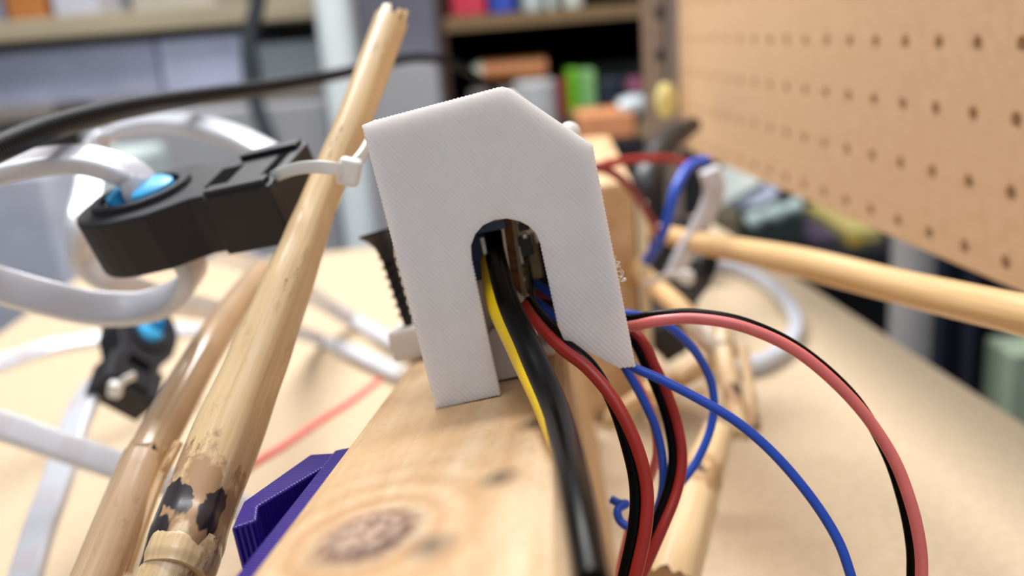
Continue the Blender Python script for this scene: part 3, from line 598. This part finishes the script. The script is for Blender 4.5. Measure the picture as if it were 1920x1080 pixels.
# ------------------------------------------------------------------ printed clips
def clip(T, name_label, tail=1.0):
    """T maps local clip coordinates (metres: x along, y across, z up) to the world; long tapered body with a round seat and a slotted tail"""
    t = thing('strip_clip', T(0.0, 0, -0.0055), name_label, 'clip', 'black printed strip clips')
    def outline():
        pts = []
        for k in range(15): a_ = math.pi*(0.5+k/14); pts.append((math.cos(a_)*0.0118, math.sin(a_)*0.0104))
        pts += [(0.006, -0.0100), (0.0125, -0.0070), (0.0160, -0.0070), (0.0160, -0.0086), (0.0280, -0.0086), (0.0280, 0.0086), (0.0160, 0.0086), (0.0160, 0.0070), (0.0125, 0.0070), (0.006, 0.0100)]
        return pts
    ol = outline(); hole = [(0.0066*math.cos(2*math.pi*k/20), 0.0048*math.sin(2*math.pi*k/20)) for k in range(20)]
    m = MB(); H0, H1 = -0.0055, 0.0046
    # top ring with oval opening: triangulated by bridging outline to hole
    n1 = len(ol); a = 0
    res = 60; import bisect
    def ang(p): return math.atan2(p[1], p[0]) % (2*math.pi)
    oo = sorted(ol, key=ang); hh = sorted(hole, key=ang)
    def ring(z): 
        b_ = len(m.v); m.v.extend([T(p[0], p[1], z) for p in ol]); c_ = len(m.v); m.v.extend([T(p[0], p[1], z) for p in hole]); return b_, c_
    b0, h0 = ring(H1); b1_, h1 = ring(H0)
    half = [i for i in range(n1)]
    def cap(b_, h_):
        # two halves: upper (y>=0) and lower, split on the x axis through the hole
        top = [i for i in range(n1) if ol[i][1] > 1e-6]; bot = [i for i in range(n1) if ol[i][1] < -1e-6]
        mid = [i for i in range(n1) if abs(ol[i][1]) <= 1e-6]
        ht = [h_+k for k in range(0, 11)]; hb = [h_+(k % 20) for k in range(10, 21)]
        # outline order: from (0,+) round the nose to (0,-), then tail back
        nose = next(i for i in range(n1) if abs(ol[i][1]) < 1e-6)
        tail_lo = max(i for i in bot); tail_hi = tail_lo+1
        up = [b_+i for i in range(tail_hi, n1)]+[b_+i for i in range(0, nose+1)]
        lo = [b_+i for i in range(nose, tail_lo+1)]
        m.face(up+ht[::-1]); m.face(lo+hb[::-1]); m.face([b_+tail_lo, b_+tail_hi, h_])
    cap(b0, h0); cap(b1_, h1)
    for i in range(n1): j = (i+1) % n1; m.face((b0+i, b0+j, b1_+j, b1_+i))
    for k in range(20): j = (k+1) % 20; m.face((h0+k, h0+j, h1+j, h1+k))
    m.build('body', M_BLACKP, t, bevel=0.0006)
    lip = MB()
    for k in range(41):
        a_ = 2*math.pi*k/40
        for (r1, zz) in ((1.0, 0.0046), (1.0, 0.0056), (1.22, 0.0056), (1.26, 0.0046)): lip.v.append(T(0.0074*r1*math.cos(a_), 0.0056*r1*math.sin(a_), zz))
    for k in range(40):
        for j in range(3): lip.face((4*k+j, 4*k+j+1, 4*k+5+j, 4*k+4+j))
    lip.build('seat_lip', M_BLACKP, t, smooth=True)
    for s_ in (-1, 1):
        MB().box((0.0165, s_*0.0070-0.0012, 0.0046), (0.0272, s_*0.0070+0.0012, 0.0056), T).build('rail', M_BLACKP, t, bevel=0.0003)
    MB().box((0.0142, -0.0036, 0.0046), (0.0180, 0.0036, 0.0048), T).build('slot', M_VOID, t)
    MB().box((0.0245, -0.0050, 0.0046), (0.0262, 0.0050, 0.0048), T).build('slot', M_VOID, t)
    for s_ in (-1, 1):
        m = MB(); n = 22
        for zz, g in ((0.0030, 1.0), (0.0058, 0.96), (0.0064, 0.80)):
            for k in range(n):
                a_ = 2*math.pi*k/n; x = 0.0064*g*math.cos(a_); y = 0.0046*g*math.sin(a_)
                x = max(x, 0.0012*1) if s_ > 0 else min(x, -0.0030); m.v.append(T(x, y, zz))
        for i in range(2):
            for k in range(n): j = (k+1) % n; m.face((i*n+k, i*n+j, (i+1)*n+j, (i+1)*n+k))
        m.face(range(2*n, 3*n)); m.build('blue_plug', M_BLUEP, t, smooth=True)
    return t
def frame3(o, xd, up, k=1.0):
    xd = nrm(xd); up = np.asarray(up, float); yd = nrm(np.cross(up, xd)); zd = np.cross(xd, yd)
    return lambda x, y, z: o + (xd*x + yd*y + zd*z)*k
# large clip, tied to the scorched pole
co = P(290, 410, 0.235); ct = P(594, 346, 0.222)
CT = frame3(co, ct-co, W([-0.10, -0.86, -0.52]), 1.52)
clip(CT, 'large black printed clip with bright blue plug tied to the scorched pole')
# smaller ones
so = tab(268, 655, 0.035); CT2 = frame3(P(264, 628, 0.40), P(228, 750, 0.37)-P(264, 628, 0.40), W([.75, -0.35, -0.55]), 1.4)
clip(CT2, 'small blurred black printed clip with blue plug hanging at the left over the table')
CT3 = frame3(P(1308, 492, 0.475), P(1262, 580, 0.46)-P(1308, 492, 0.475), W([-.75, -0.35, 0.55]), 1.25)
clip(CT3, 'black printed clip on the bamboo joint right of the cover')
CT4 = frame3(P(1196, 575, 0.50), P(1262, 640, 0.47)-P(1196, 575, 0.50), W([-.3, -0.5, 0.8]), 1.35)
clip(CT4, 'black printed clip half hidden behind the right edge of the cover')
# cable ties
def tie(pix, r, head, label, tail=None, sect=(0.0028, 0.0013), side=Z):
    pts = [P(*p) for p in pix]; t = thing('cable_tie', min(pts, key=lambda q: q[2]), label, 'cable tie')
    MB().tube(pts, 1.0, 16, side=side, sect=sect).build('band', M_TIE, t, smooth=True)
    h = P(*head); MB().box((-.0024, -.0022, -.003), (.0024, .0022, .003), frame3(h, W([1, .2, 0.1]), W([0, -1, -.3]))).build('head', M_TIE, t, bevel=0.0009, seg=3)
    if tail: MB().tube([P(*p) for p in tail], 1.0, 12, side=Z, sect=(0.003, 0.001)).build('tail', M_TIE, t, smooth=True)
    return t
tie([(507, 347, .2225), (512, 334, .217), (535, 322, .208), (570, 314, .200), (612, 314, .1955), (648, 322, .199), (662, 338, .212)], 1, (655, 322, .199), 'white nylon tie holding the large black clip to the scorched pole', [(662, 312, .2), (678, 292, .204), (692, 268, .214)])
tie([(1210, 535, .415), (1240, 520, .405), (1275, 515, .402), (1300, 525, .41)], 1, (1288, 520, .40), 'white nylon tie round the bamboo by the black clips at right')
tie([(214, 730, .352), (232, 714, .347), (252, 704, .352)], 1, (216, 730, .348), 'white nylon tie on the small blurred clip at the left')
wt2 = P(1068, 250, .205)
tag(MB().blob(wt2, 0.0026, 0.0028, 0.0026).build('tie_head', M_TIE, None, smooth=True), 'rounded white knob peeking over the sloping edge of the cover', 'knob')

# ------------------------------------------------------------------ light strips
def strip(pix, label, w=0.0095, h=0.0048, side=(0.3, 0.95, 0), sides=None):
    pts = [P(*p) if len(p) == 3 else p[0] for p in pix]
    o = MB().tube(pts, 1.0, 20, side=sides if sides else np.asarray(side, float), sect=(w, h), sub=10).build('light_strip', M_LED, None, smooth=True)
    return tag(o, label, 'light strip', 'white silicone light strips')
sd = nrm(ct-co); yv = nrm(np.cross(W([-0.10, -0.86, -0.52]), sd))
strip([(-760, 760, .20), (-480, 560, .205), (-240, 420, .21), (-90, 355, .215), (0, 320, .220), (80, 303, .224), (150, 299, .227), (210, 312, .2295), (256, 335, .2315), (CT(0, 0, .005),), (CT(0.0008, 0, -.003),), (CT(.002, 0, -.011),), (330, 552, .252), (265, 577, .252), (180, 578, .250), (90, 560, .244), (0, 535, .238), (-90, 505, .23), (-260, 470, .225), (-520, 450, .22), (-760, 450, .22)],
      'white silicone light strip passing down through the large blue plugged clip', sides=[yv]*12+[nrm(yv+np.array([0, 0, .5]))]*2+[nrm(yv+Z*0.9)]*7)
strip([(560, 330, .275), (505, 290, .285), (430, 252, .30), (350, 232, .315), (270, 232, .325), (205, 254, .325), (172, 300, .315), (166, 360, .30), (150, 430, .285), (160, 490, .29), (215, 530, .30), (300, 560, .33), (400, 582, .40), (500, 604, .48), (tab(600, 637, .006),), (tab(680, 668, .006),), (tab(752, 702, .006),)],
      'white light strip looping high behind the large clip then down to the table', side=(0.2, 0.95, 0.25))
strip([(380, 478, .36), (440, 484, .42), (510, 514, .50), (580, 552, .56), (tab(660, 598, .007),), (tab(750, 646, .007),), (tab(830, 680, .007),)], 'white light strip lying on the table behind the screw tab', w=0.012, side=(0.5, 0.8, 0))
strip([(-420, 800, .40), (-220, 755, .42), (-80, 710, .44), (0, 682, .46), (90, 653, .485), (180, 637, .50), (280, 622, .52), (380, 622, .54), (470, 632, .56)], 'white light strip running level through the small blurred clip', w=0.009, side=(0.1, 0.9, 0.3))
strip([(-520, 640, .28), (-300, 706, .285), (-90, 772, .29), (0, 798, .295), (100, 832, .30), (200, 866, .305), (300, 898, .31), (380, 925, .318), (470, 960, .326), (540, 1000, .33), (580, 1060, .33)], 'bright white light strip crossing behind both leaning bamboo poles', w=0.0095, side=(0.2, 0.8, 0.5))
strip([(210, 690, .40), (170, 735, .375), (140, 800, .355), (108, 900, .335), (72, 1000, .322), (40, 1110, .31), (0, 1260, .30), (-60, 1440, .29)], 'white light strip hanging from the small clip to the bottom left corner', w=0.0125, side=(0.95, 0.1, 0.3))
strip([(1330, 318, .41), (1338, 360, .415), (1318, 415, .42), (1286, 470, .425), (1262, 520, .43)], 'translucent light strip rising from the black clip at right', w=0.0095, side=(0.9, 0.3, 0.2))
arc = [(1318, 500), (1368, 500), (1420, 520), (1468, 560), (1492, 605), (1478, 645), (1430, 678), (1370, 692), (1320, 690)]
strip([(tab(x, y, 0.0055),) for x, y in arc], 'white light strip curled flat on the table at right', w=0.0085, h=0.0085, side=(0, 0, 1.0))

# ------------------------------------------------------------------ purple bracket beside the beam
pu = thing('printed_bracket', B(-0.02, -0.05, -0.02), 'deep purple printed bracket fixed to the left side of the beam', 'bracket')
zt = -0.004
def pt(x, y, h=zt): return ontop(x, y, h)
f0 = pt(622, 850); f1 = pt(420, 1110)
xw = xl-0.0002
MB().prism([np.array([xw, f0[1]+0.002, zt]), np.array([xw, -0.10, zt]), np.array([xw-0.0045, -0.10, zt]), np.array([xw-0.0045, f0[1]+0.002, zt])], (0, 0, -0.03)).build('flange', M_PURPLE, pu, frame=BM, bevel=0.0004)
g0 = pt(578, 850); g1 = pt(455, 935); g2 = pt(432, 985); g3 = pt(405, 1090)
MB().prism([np.array([xw-0.0045, f0[1]+0.002, zt-0.0005]), g0+np.array([0, 0.001, -0.0005]), g1-np.array([0, 0, .0005]), g2-np.array([0, 0, .0005]), g2+np.array([0.0035, 0.002, -.0005]), g1+np.array([0.004, -0.004, -.0005]), np.array([xw-0.0045, f0[1]-0.006, zt-0.0005])], (0, 0, -0.024)).build('outer_rib', M_PURPLE, pu, frame=BM, bevel=0.0004)
MB().prism([np.array([xw-0.0046, f0[1]-0.003, zt-0.011]), g1+np.array([0.003, 0, -0.011]), g2+np.array([0.003, 0, -0.011]), g3+np.array([0, -0.02, -0.011]), np.array([xw-0.0046, -0.10, zt-0.011])], (0, 0, -0.006)).build('web', M_PURPLE, pu, frame=BM)

# ------------------------------------------------------------------ braided cable
bc = [(-900, 760, .16), (-560, 540, .165), (-300, 420, .17), (-120, 335, .178), (0, 276, .20), (110, 234, .225), (240, 203, .26), (380, 180, .32), (520, 160, .40), (640, 138, .48), (720, 118, .54), (790, 108, .60), (850, 120, .66), (905, 152, .72), (960, 205, .78), (1000, 270, .82)]
tag(MB().tube([P(*p) for p in bc], 0.0031, 18, sub=14).build('braided_cable', M_BRAID, None, smooth=True), 'thick black braided cable crossing the upper left behind the bamboo pole', 'cable')

# ------------------------------------------------------------------ upright offcut and sticks behind the cover
YF, YK = 0.44, 0.529
xa = PL(1075, 400, (0, YF, 0), (0, 1, 0))[0]; xb = PL(1190, 400, (0, YF, 0), (0, 1, 0))[0]
zf = PL(1150, 345, (0, YF, 0), (0, 1, 0))[2]; zk = PL(1150, 252, (0, YK, 0), (0, 1, 0))[2]
MBp = MB().prism([np.array([xa, YF, 0.0]), np.array([xa, YK, 0.0]), np.array([xa, YK, zk]), np.array([xa, YF, zf])], (xb-xa, 0, 0))
tag(MBp.build('lumber_post', M_PINE2, None, bevel=0.0015), 'pale upright lumber block with slanted top behind the right edge of the cover', 'block')
q = PL(1203, 380, (0, .425, 0), (0, 1, 0))
tag(MB().tube([np.array([q[0], .425, 0.0]), np.array([q[0], .425, q[2]*.5]), q], 0.0027, 10).build('thin_stick', cm(236, 224, 190), None, smooth=True), 'thin pale stick standing beside the slanted lumber block', 'stick')

# ------------------------------------------------------------------ background, axis aligned
def yp(x, y, Y): return PL(x, y, (0, Y, 0), (0, 1, 0))
def bgb(x0, x1, y0, y1, Y, depth, m=None):
    xm, ym = (x0+x1)/2, (y0+y1)/2; m = m or MB()
    return m.box((yp(x0, ym, Y)[0], Y, yp(xm, y1, Y)[2]), (yp(x1, ym, Y)[0], Y+depth, yp(xm, y0, Y)[2]))
def ext(x0, x1, Y, xm_y=100): return yp(x0, xm_y, Y)[0], yp(x1, xm_y, Y)[0]

# bookcase
YB = 2.05
xL0, xR0 = ext(812, 1420, YB); zs = yp(1030, 44, YB)[2]; zs2 = yp(1030, 17, YB)[2]
bk = thing('bookcase', ((xL0+xR0)/2, YB, FL), 'dark brown bookcase with open shelves behind the white cover', 'bookcase')
MB().box((xL0, YB, FL), (xL0+0.032, YB+0.3, 0.85)).build('side_panel', M_BROWN, bk)
MB().box((xR0-0.032, YB, FL), (xR0, YB+0.3, 0.85)).build('side_panel', M_BROWN, bk)
MB().box((xL0+.032, YB+0.28, FL), (xR0-.032, YB+0.3, 0.85)).build('back_panel', M_VOID, bk)  # back coloured near black to hold the shade between the shelves
zlo = yp(1080, 300, YB)[2]
for zz, th in ((zs2, zs2-zs), (zlo, 0.03), (FL+0.08, 0.03), (0.55, 0.03)):
    MB().box((xL0+.032, YB, zz-th), (xR0-.032, YB+0.28, zz)).build('shelf', M_BROWN2, bk)
MB().box((xL0, YB, 0.85), (xR0, YB+0.3, 0.88)).build('top_panel', M_BROWN, bk)
def item(name, x0, x1, z0, hgt, Y, depth, mat, label, cat, bev=0.004, row=100):
    a_, b_ = ext(x0, x1, Y, row); o = MB().box((a_, Y, z0), (b_, Y+depth, z0+hgt)).build(name, mat, None, bevel=bev); return tag(o, label, cat)
item('box', 855, 918, zs2, 0.09, YB+0.01, 0.12, cm(214, 62, 84), 'red box on the upper bookcase shelf', 'box')
item('box', 926, 972, zs2, 0.11, YB+0.01, 0.12, cm(58, 84, 190), 'blue box on the upper bookcase shelf beside the red box', 'box')
for i, (x0, x1, cl, lb) in enumerate(((982, 1024, (206, 220, 222), 'white jar on the upper bookcase shelf beside the blue box'), (1030, 1050, (200, 216, 214), 'narrow white jar on the upper shelf between two wider jars'), (1062, 1100, (214, 222, 216), 'rightmost white jar on the upper bookcase shelf'))):
    a_, b_ = ext(x0, x1, YB+0.05); r_ = (b_-a_)/2
    tag(MB().lathe(((a_+b_)/2, YB+0.05+r_, zs2), Z, [(0, r_*.94), (0.01, r_), (0.07, r_), (0.085, r_*.7), (0.1, r_*.7), (0.102, r_*.6)], 18).build('jar', cm(*cl), None, smooth=True), lb, 'jar')
# middle shelf contents
YI = YB+0.02
def zat(x, y, Y=YI): return yp(x, y, Y)[2]
def stand(name, x0, x1, ytop, Y, depth, mat, label, cat, bev=0.006): return item(name, x0, x1, zlo, zat((x0+x1)/2, ytop, Y)-zlo, Y, depth, mat, label, cat, bev)
stand('box', 872, 952, 168, YI+0.02, 0.14, cm(120, 116, 112), 'grey box low on the bookcase behind the cover peak', 'box')
a_, b_ = ext(952, 1046, YI); r_ = (b_-a_)/2; zt_ = zat(1000, 150)
tag(MB().lathe(((a_+b_)/2, YI+r_, zlo), Z, [(0, r_), (zt_-zlo-0.05, r_), (zt_-zlo-0.012, r_*0.96), (zt_-zlo-.001, r_*0.75)], 20).build('tub', cm(204, 206, 208), None, smooth=True), 'round white tub in the bookcase below the orange roll', 'tub')
za = zt_+0.0245
roll = thing('paper_roll', (ext(895, 1030, YI)[0], YI+0.05, zt_), 'orange roll with pale end lying on the white tub', 'roll')
p0 = yp(905, 133, YI+0.05); p1 = yp(1024, 123, YI+0.05); p0[2] = p1[2] = za
MB().tube([p0, p0+(p1-p0)*.25, p0+(p1-p0)*.75, p1], 0.0245, 16, sub=3).build('roll_body', cm(214, 140, 84), roll, smooth=True)
MB().tube([p0-(p1-p0)*.16, p0-(p1-p0)*.1, p0-(p1-p0)*0.0], [0.016, 0.021, 0.0242], 16, sub=3).build('pale_end', cm(220, 226, 206), roll, smooth=True)
stand('book', 1044, 1058, 150, YI, 0.16, cm(160, 28, 34), 'red book standing between the white tub and the green box', 'book', 0.002)
stand('box', 1060, 1084, 130, YI, 0.13, cm(122, 196, 40), 'bright green box on the middle bookcase shelf', 'box')
stand('box', 1086, 1114, 131, YI, 0.13, cm(150, 206, 130), 'pale green box beside the bright green one', 'box')
stand('case', 1118, 1162, 148, YI, 0.16, cm(44, 52, 66), 'dark slate case on the middle bookcase shelf', 'case')
ca = stand('case', 1164, 1204, 145, YI, 0.16, cm(58, 56, 70), 'dark case with pink round sticker on the middle bookcase shelf', 'case')
qq = yp(1190, 158, YI)
st_ = MB().lathe(qq-np.array([0, 0.0015, 0]), (0, 1, 0), [(0, 0.016), (0.0015, 0.016)], 20).build('sticker', cm(196, 110, 138), None); st_.parent = ca; st_.matrix_basis = ca.matrix_basis.inverted() @ st_.matrix_basis
for k_ in ('label', 'category'):
    if k_ in st_: del st_[k_]
a_, b_ = ext(1050, 1207, YI+0.2)
item('storage_bin', 1052, 1207, zlo, zat(1130, 118, YI+0.19)-zlo, YI+0.18, 0.06, cm(96, 104, 100), 'grey green bin standing behind the green and dark boxes', 'bin')
# nearer things between cover and pegboard, on a low cart
YC = 1.25
zc = yp(1150, 262, YC)[2]
ct_ = thing('tool_cart', (yp(1150, 262, YC)[0]+0.1, YC+0.15, FL), 'dark tool cart standing behind the table, right of the cover', 'cart')
xa_, xb_ = ext(1075, 1262, YC)
MB().box((xa_, YC, zc-0.02), (xb_, YC+0.35, zc)).build('tray', cm(40, 40, 46), ct_)
MB().box((xa_+.01, YC+0.02, FL), (xb_-.01, YC+0.33, zc-0.02)).build('drawer_body', cm(24, 24, 30), ct_)
bx_ = bgb(1086, 1192, 207, 256, YC+0.01, 0.10).build('plank', cm(226, 152, 104), None, bevel=0.003); bx_.location.z = zc; tag(bx_, 'short orange plank lying on the tool cart', 'plank')
q = yp(1204, 262, YC+.03); q[2] = zc
hm = thing('hammer', q, 'hammer with grey head standing on its handle on the tool cart', 'hammer')
ht_ = yp(1204, 205, YC+.03)[2]
MB().tube([q, (q+np.array([0, 0, (ht_-zc)*.5])), q+np.array([0, 0, ht_-zc])], [0.010, 0.008, 0.008], 12).build('handle', cm(206, 182, 138), hm, smooth=True)
MB().tube([q+np.array([-.03, 0, ht_-zc]), q+np.array([-.012, 0, ht_-zc+.004]), q+np.array([.012, 0, ht_-zc+.002]), q+np.array([.026, 0, ht_-zc])], [0.016, 0.018, 0.018, 0.016], 14, sub=4).build('head', M_SILVER, hm, smooth=True)
q = yp(1250, 240, .86); 
# pale bulb on a stem, hanging in front of the post
bq = yp(1249, 190, 0.72)
bl_ = thing('light_bulb', bq, 'pale yellow bulb hanging in front of the slotted post', 'bulb')
MB().lathe(bq-Z*0.013, Z, [(0, 0.002), (0.003, 0.006), (0.010, 0.0088), (0.018, 0.0085), (0.024, 0.006), (0.027, 0.004)], 16).build('globe', cm(226, 214, 140, .25), bl_, smooth=True)
MB().tube([bq+Z*0.013, bq+Z*0.09, bq+Z*0.2+UU*0.012, bq+Z*0.42+UU*0.025], 0.0011, 8).build('cord', cm(30, 30, 30), bl_, smooth=True)
# black articulated arm at the pegboard corner
ar = [tab(1225, 440, 0.004)+np.array([0, 0, 0]), P(1212, 372, .58), P(1228, 300, .60), P(1262, 258, .62), P(1300, 234, .64)]
ar[0] = np.array([ar[1][0], ar[1][1], 0.004])
arm = thing('clamp_arm', ar[0], 'black curved clamp arm standing at the lower corner of the pegboard', 'clamp')
MB().tube(ar, [0.013, 0.012, 0.010, 0.008, 0.006], 14).build('arm', cm(28, 28, 34, .4), arm, smooth=True)
MB().lathe(np.array([ar[0][0], ar[0][1], 0]), Z, [(0, 0.026), (0.012, 0.024), (0.02, 0.013)], 18).build('foot', cm(24, 24, 28, .4), arm, smooth=True)
blk = bgb(1212, 1330, 318, 425, .66, 0.06).build('black_case', cm(20, 20, 26, .4), None, bevel=0.006); blk.location.z = 0; tag(blk, 'small black case standing at the back of the table below the pegboard', 'case')
lens = yp(1225, 345, .655)
rg = MB().lathe(lens-np.array([0, 0.006, 0]), (0, 1, 0), [(0, 0.008), (0.001, 0.013), (0.006, 0.014)], 20).build('grey_dial', cm(130, 130, 140), None, smooth=True); rg.parent = blk; bpy.context.view_layer.update(); rg.matrix_basis = blk.matrix_basis.inverted() @ rg.matrix_basis
# left: shelf rack
YS = 1.55
lx0, lx1 = ext(-260, 600, YS)
rk = thing('storage_rack', ((lx0+lx1)/2, YS, FL), 'beige storage rack along the back at the upper left', 'rack')
zt1, zt2 = yp(230, 22, YS)[2], yp(230, 62, YS)[2]; zm1, zm2 = yp(230, 186, YS)[2], yp(230, 214, YS)[2]
MB().box((lx0, YS, zt2), (lx1, YS+0.4, zt1)).build('shelf', M_BEIGE, rk, bevel=0.003)
MB().box((lx0, YS, zm2), (lx1, YS+0.4, zm1)).build('shelf', M_BEIGE2, rk, bevel=0.003)
MB().box((lx0, YS+0.37, FL), (lx1, YS+0.4, 0.6)).build('back_panel', M_BEIGE2, rk)
for x_ in (lx0, lx1-0.03): MB().box((x_, YS+0.34, FL), (x_+0.03, YS+0.37, 0.6)).build('post', M_BEIGE2, rk)
item('storage_tub', -200, 292, zm1, yp(230, 78, YS)[2]-zm1, YS+0.03, 0.28, M_BIN, 'long blue grey plastic tub on the left rack shelf', 'tub')
item('storage_tub', 296, 456, zm1, yp(380, 68, YS)[2]-zm1, YS+0.02, 0.28, cm(184, 190, 216, .25), 'shorter blue grey plastic tub left of the hanging black hose', 'tub')
item('storage_tub', 482, 596, zm1, yp(540, 78, YS)[2]-zm1, YS+0.04, 0.28, cm(166, 176, 182, .35), 'grey green tub on the rack right of the hanging hose', 'tub')
item('box', -120, 22, zt1, 0.16, YS+0.02, 0.2, cm(140, 138, 160), 'grey violet box at the left end of the rack top shelf', 'box')
item('box', 30, 104, zt1, 0.14, YS+0.02, 0.2, cm(190, 122, 62), 'orange box on the rack top shelf', 'box')
item('box', 116, 200, zt1, 0.15, YS+0.02, 0.2, cm(206, 208, 220), 'white box on the rack top shelf beside the orange box', 'box')
item('box', 262, 420, zt1, 0.15, YS+0.12, 0.2, cm(188, 182, 172), 'wide pale box on the rack top shelf', 'box')
# grey cabinet, pipe, slate panel
cab = thing('metal_cabinet', (0, 1.45, FL), 'plain light grey metal cabinet behind the looping light strip', 'cabinet')
YG = 1.42
gx0, gx1 = ext(150, 832, YG, 250); gz = yp(540, 196, YG)[2]; gzr = yp(740, 116, YG)[2]; gxm = yp(610, 200, YG)[0]
MB().box((gx0, YG, FL), (gxm, YG+0.1, gz)).build('door', M_GREYC, cab, bevel=0.004)
MB().box((gxm+0.002, YG, FL), (gx1, YG+0.1, gzr)).build('door', M_GREYC, cab, bevel=0.004)
item('control_panel', 676, 822, gzr, 0.25, YG+0.03, 0.06, M_DARKG, 'slate grey panel above the cabinet, left of the bookcase', 'panel')
pz = yp(640, 198, 1.40)[2]
p0 = yp(634, 100, 1.36)
MBq = MB().tube([np.array([p0[0], 1.36, FL]), np.array([p0[0], 1.36, 0.2]), np.array([p0[0], 1.36, 1.2])], 0.0255, 20)
tag(MBq.build('drain_pipe', M_PIPE, None, smooth=True), 'white vertical pipe behind the upper end of the bamboo pole', 'pipe')
hp = [(520, -420, 1.30), (510, -220, 1.30), (492, -60, 1.30), (480, 20, 1.30), (468, 70, 1.30), (468, 130, 1.30), (482, 200, 1.30), (505, 260, 1.30), (520, 300, 1.30), (560, 420, 1.30), (590, 600, 1.28), (600, 800, 1.26)]
tag(MB().tube([P(*p) for p in hp], 0.0115, 14).build('rubber_hose', cm(34, 40, 48, .5), None, smooth=True), 'dark rubber hose hanging vertically in front of the rack', 'hose')
# sage appliance and dark corner at left
item('appliance', -160, 172, FL, yp(60, 312, 1.15)[2]-FL, 1.15, 0.2, M_SAGE, 'pale sage enamel appliance beyond the left end of the table', 'appliance', 0.012)
item('appliance', -260, 34, FL, yp(-60, 330, 1.02)[2]-FL, 1.02, 0.1, cm(206, 212, 228), 'pale blue grey panel at the left edge in front of the sage appliance', 'panel', 0.008)
tag(bgb(98, 143, 196, 244, YS-0.081, 0.08).build('brown_bracket', M_UMBER, None, bevel=0.008), 'small dark brown bracket block on the rack front at the left', 'bracket')
# under the pegboard: dark shelving beyond the table
YD = 1.15
dx0, dx1 = 0.235, 1.25
dk = thing('floor_shelf', ((dx0+dx1)/2, YD, FL), 'dark low shelving seen under the pegboard beyond the table edge', 'shelving')
MB().box((dx0, YD+0.28, FL), (dx1, YD+0.3, 0.35)).build('back_panel', cm(26, 28, 38), dk)
zd = yp(1480, 480, YD)[2]
MB().box((dx0, YD, zd-0.02), (dx1, YD+0.28, zd)).build('shelf', cm(34, 34, 40), dk)
for x_ in (dx0, dx1-0.02): MB().box((x_, YD, FL), (x_+0.02, YD+0.28, 0.35)).build('side_panel', cm(34, 34, 40), dk)
def onsh(name, x0, x1, ytop, Y, depth, mat, label, cat, base=None, bev=0.004): return item(name, x0, x1, zd, yp((x0+x1)/2, ytop, Y)[2]-zd, Y, depth, mat, label, cat, bev, 450)
onsh('box', 1392, 1512, 402, YD+.04, 0.2, cm(52, 62, 60), 'dark green grey box under the pegboard', 'box')
onsh('box', 1516, 1572, 440, YD+.02, 0.2, cm(84, 72, 92), 'dark plum box under the pegboard', 'box')
rl = onsh('box', 1338, 1388, 400, YD+.04, 0.2, cm(150, 136, 104), 'tan box under the pegboard beside the dark green one', 'box')
ps = thing('paper_stack', yp(1390, 396, YD+.06), 'white and mint folder pile leaning under the pegboard', 'papers')
pa = [PL(x, y, yp(1390, 386, YD+.075), (0, -1, 0.9)) for x, y in ((1338, 350), (1416, 318), (1462, 362), (1424, 385), (1352, 388))]
MB().prism(pa, (0, 0.010, -0.009)).build('folder', cm(206, 214, 236), ps)
pa = [PL(x, y, yp(1390, 386, YD+.058), (0, -1, 0.9)) for x, y in ((1330, 356), (1350, 312), (1420, 306), (1440, 332), (1352, 386))]
MB().prism(pa, (0, 0.010, -0.009)).build('sheet', cm(240, 248, 238), ps)
rp = [yp(x, y, YD+.01) for x, y in ((1402, 422), (1424, 408), (1450, 402), (1478, 392), (1500, 386))]
tag(MB().tube(rp, 0.011, 14, sub=12, shape=lambda th, L: 1+0.2*math.sin(L*200)).build('twisted_rope', cm(168, 186, 184), None, smooth=True), 'grey green twisted rope on the dark boxes under the pegboard', 'rope')
yb_ = onsh('carton', 1590, 1656, 428, YD+.03, 0.18, cm(206, 190, 118), 'pale yellow carton under the pegboard', 'carton')
yq0 = yp(1592, 448, YD+.028); yq1 = yp(1616, 484, YD+.028)
pch = MB().box((yq0[0], YD+.0285, yq1[2]), (yq1[0], YD+.03, yq0[2])).build('yellow_patch', cm(214, 172, 30), None); pch.parent = yb_; bpy.context.view_layer.update(); pch.matrix_basis = yb_.matrix_basis.inverted() @ pch.matrix_basis
# grey column and dark cloth
gc0, gc1 = ext(1672, 1748, 1.0, 520)
tag(MB().lathe(((gc0+gc1)/2, 1.0, FL), Z, [(0, (gc1-gc0)/2), (1.0, (gc1-gc0)/2)], 24).build('grey_column', cm(176, 172, 170, .45), None, smooth=True), 'grey round column standing beyond the table under the pegboard', 'column')
def cloth(x0, x1, Y, zt, mat, label):
    a_, b_ = ext(x0, x1, Y, 550); m = MB(); n = 40; ph = random.random()*6
    for k in range(n+1):
        u = k/n; x = a_+(b_-a_)*u; y = Y+0.018*math.sin(u*15+ph)+0.008*math.sin(u*37)
        m.v += [np.array([x, y, zt]), np.array([x+0.01*math.sin(u*9), y-0.02, FL+0.01]), np.array([x, y+0.05, FL+.01]), np.array([x, y+0.05, zt])]
    for k in range(n):
        for j in range(4): m.face((4*k+j, 4*k+(j+1) % 4, 4*k+4+(j+1) % 4, 4*k+4+j))
    m.face((0, 1, 2, 3)); m.face((4*n+3, 4*n+2, 4*n+1, 4*n)); return tag(m.build('hanging_cloth', mat, None, smooth=True), label, 'cloth')
cloth(1752, 1880, 1.10, 0.0, cm(30, 34, 52, .8), 'dark navy cloth hanging right of the grey column')
item('box', 1896, 2030, FL, yp(1940, 660, .95)[2]-FL, .95, 0.06, cm(170, 186, 160), 'pale green box on the floor at the far right edge', 'box', 0.004, 700)
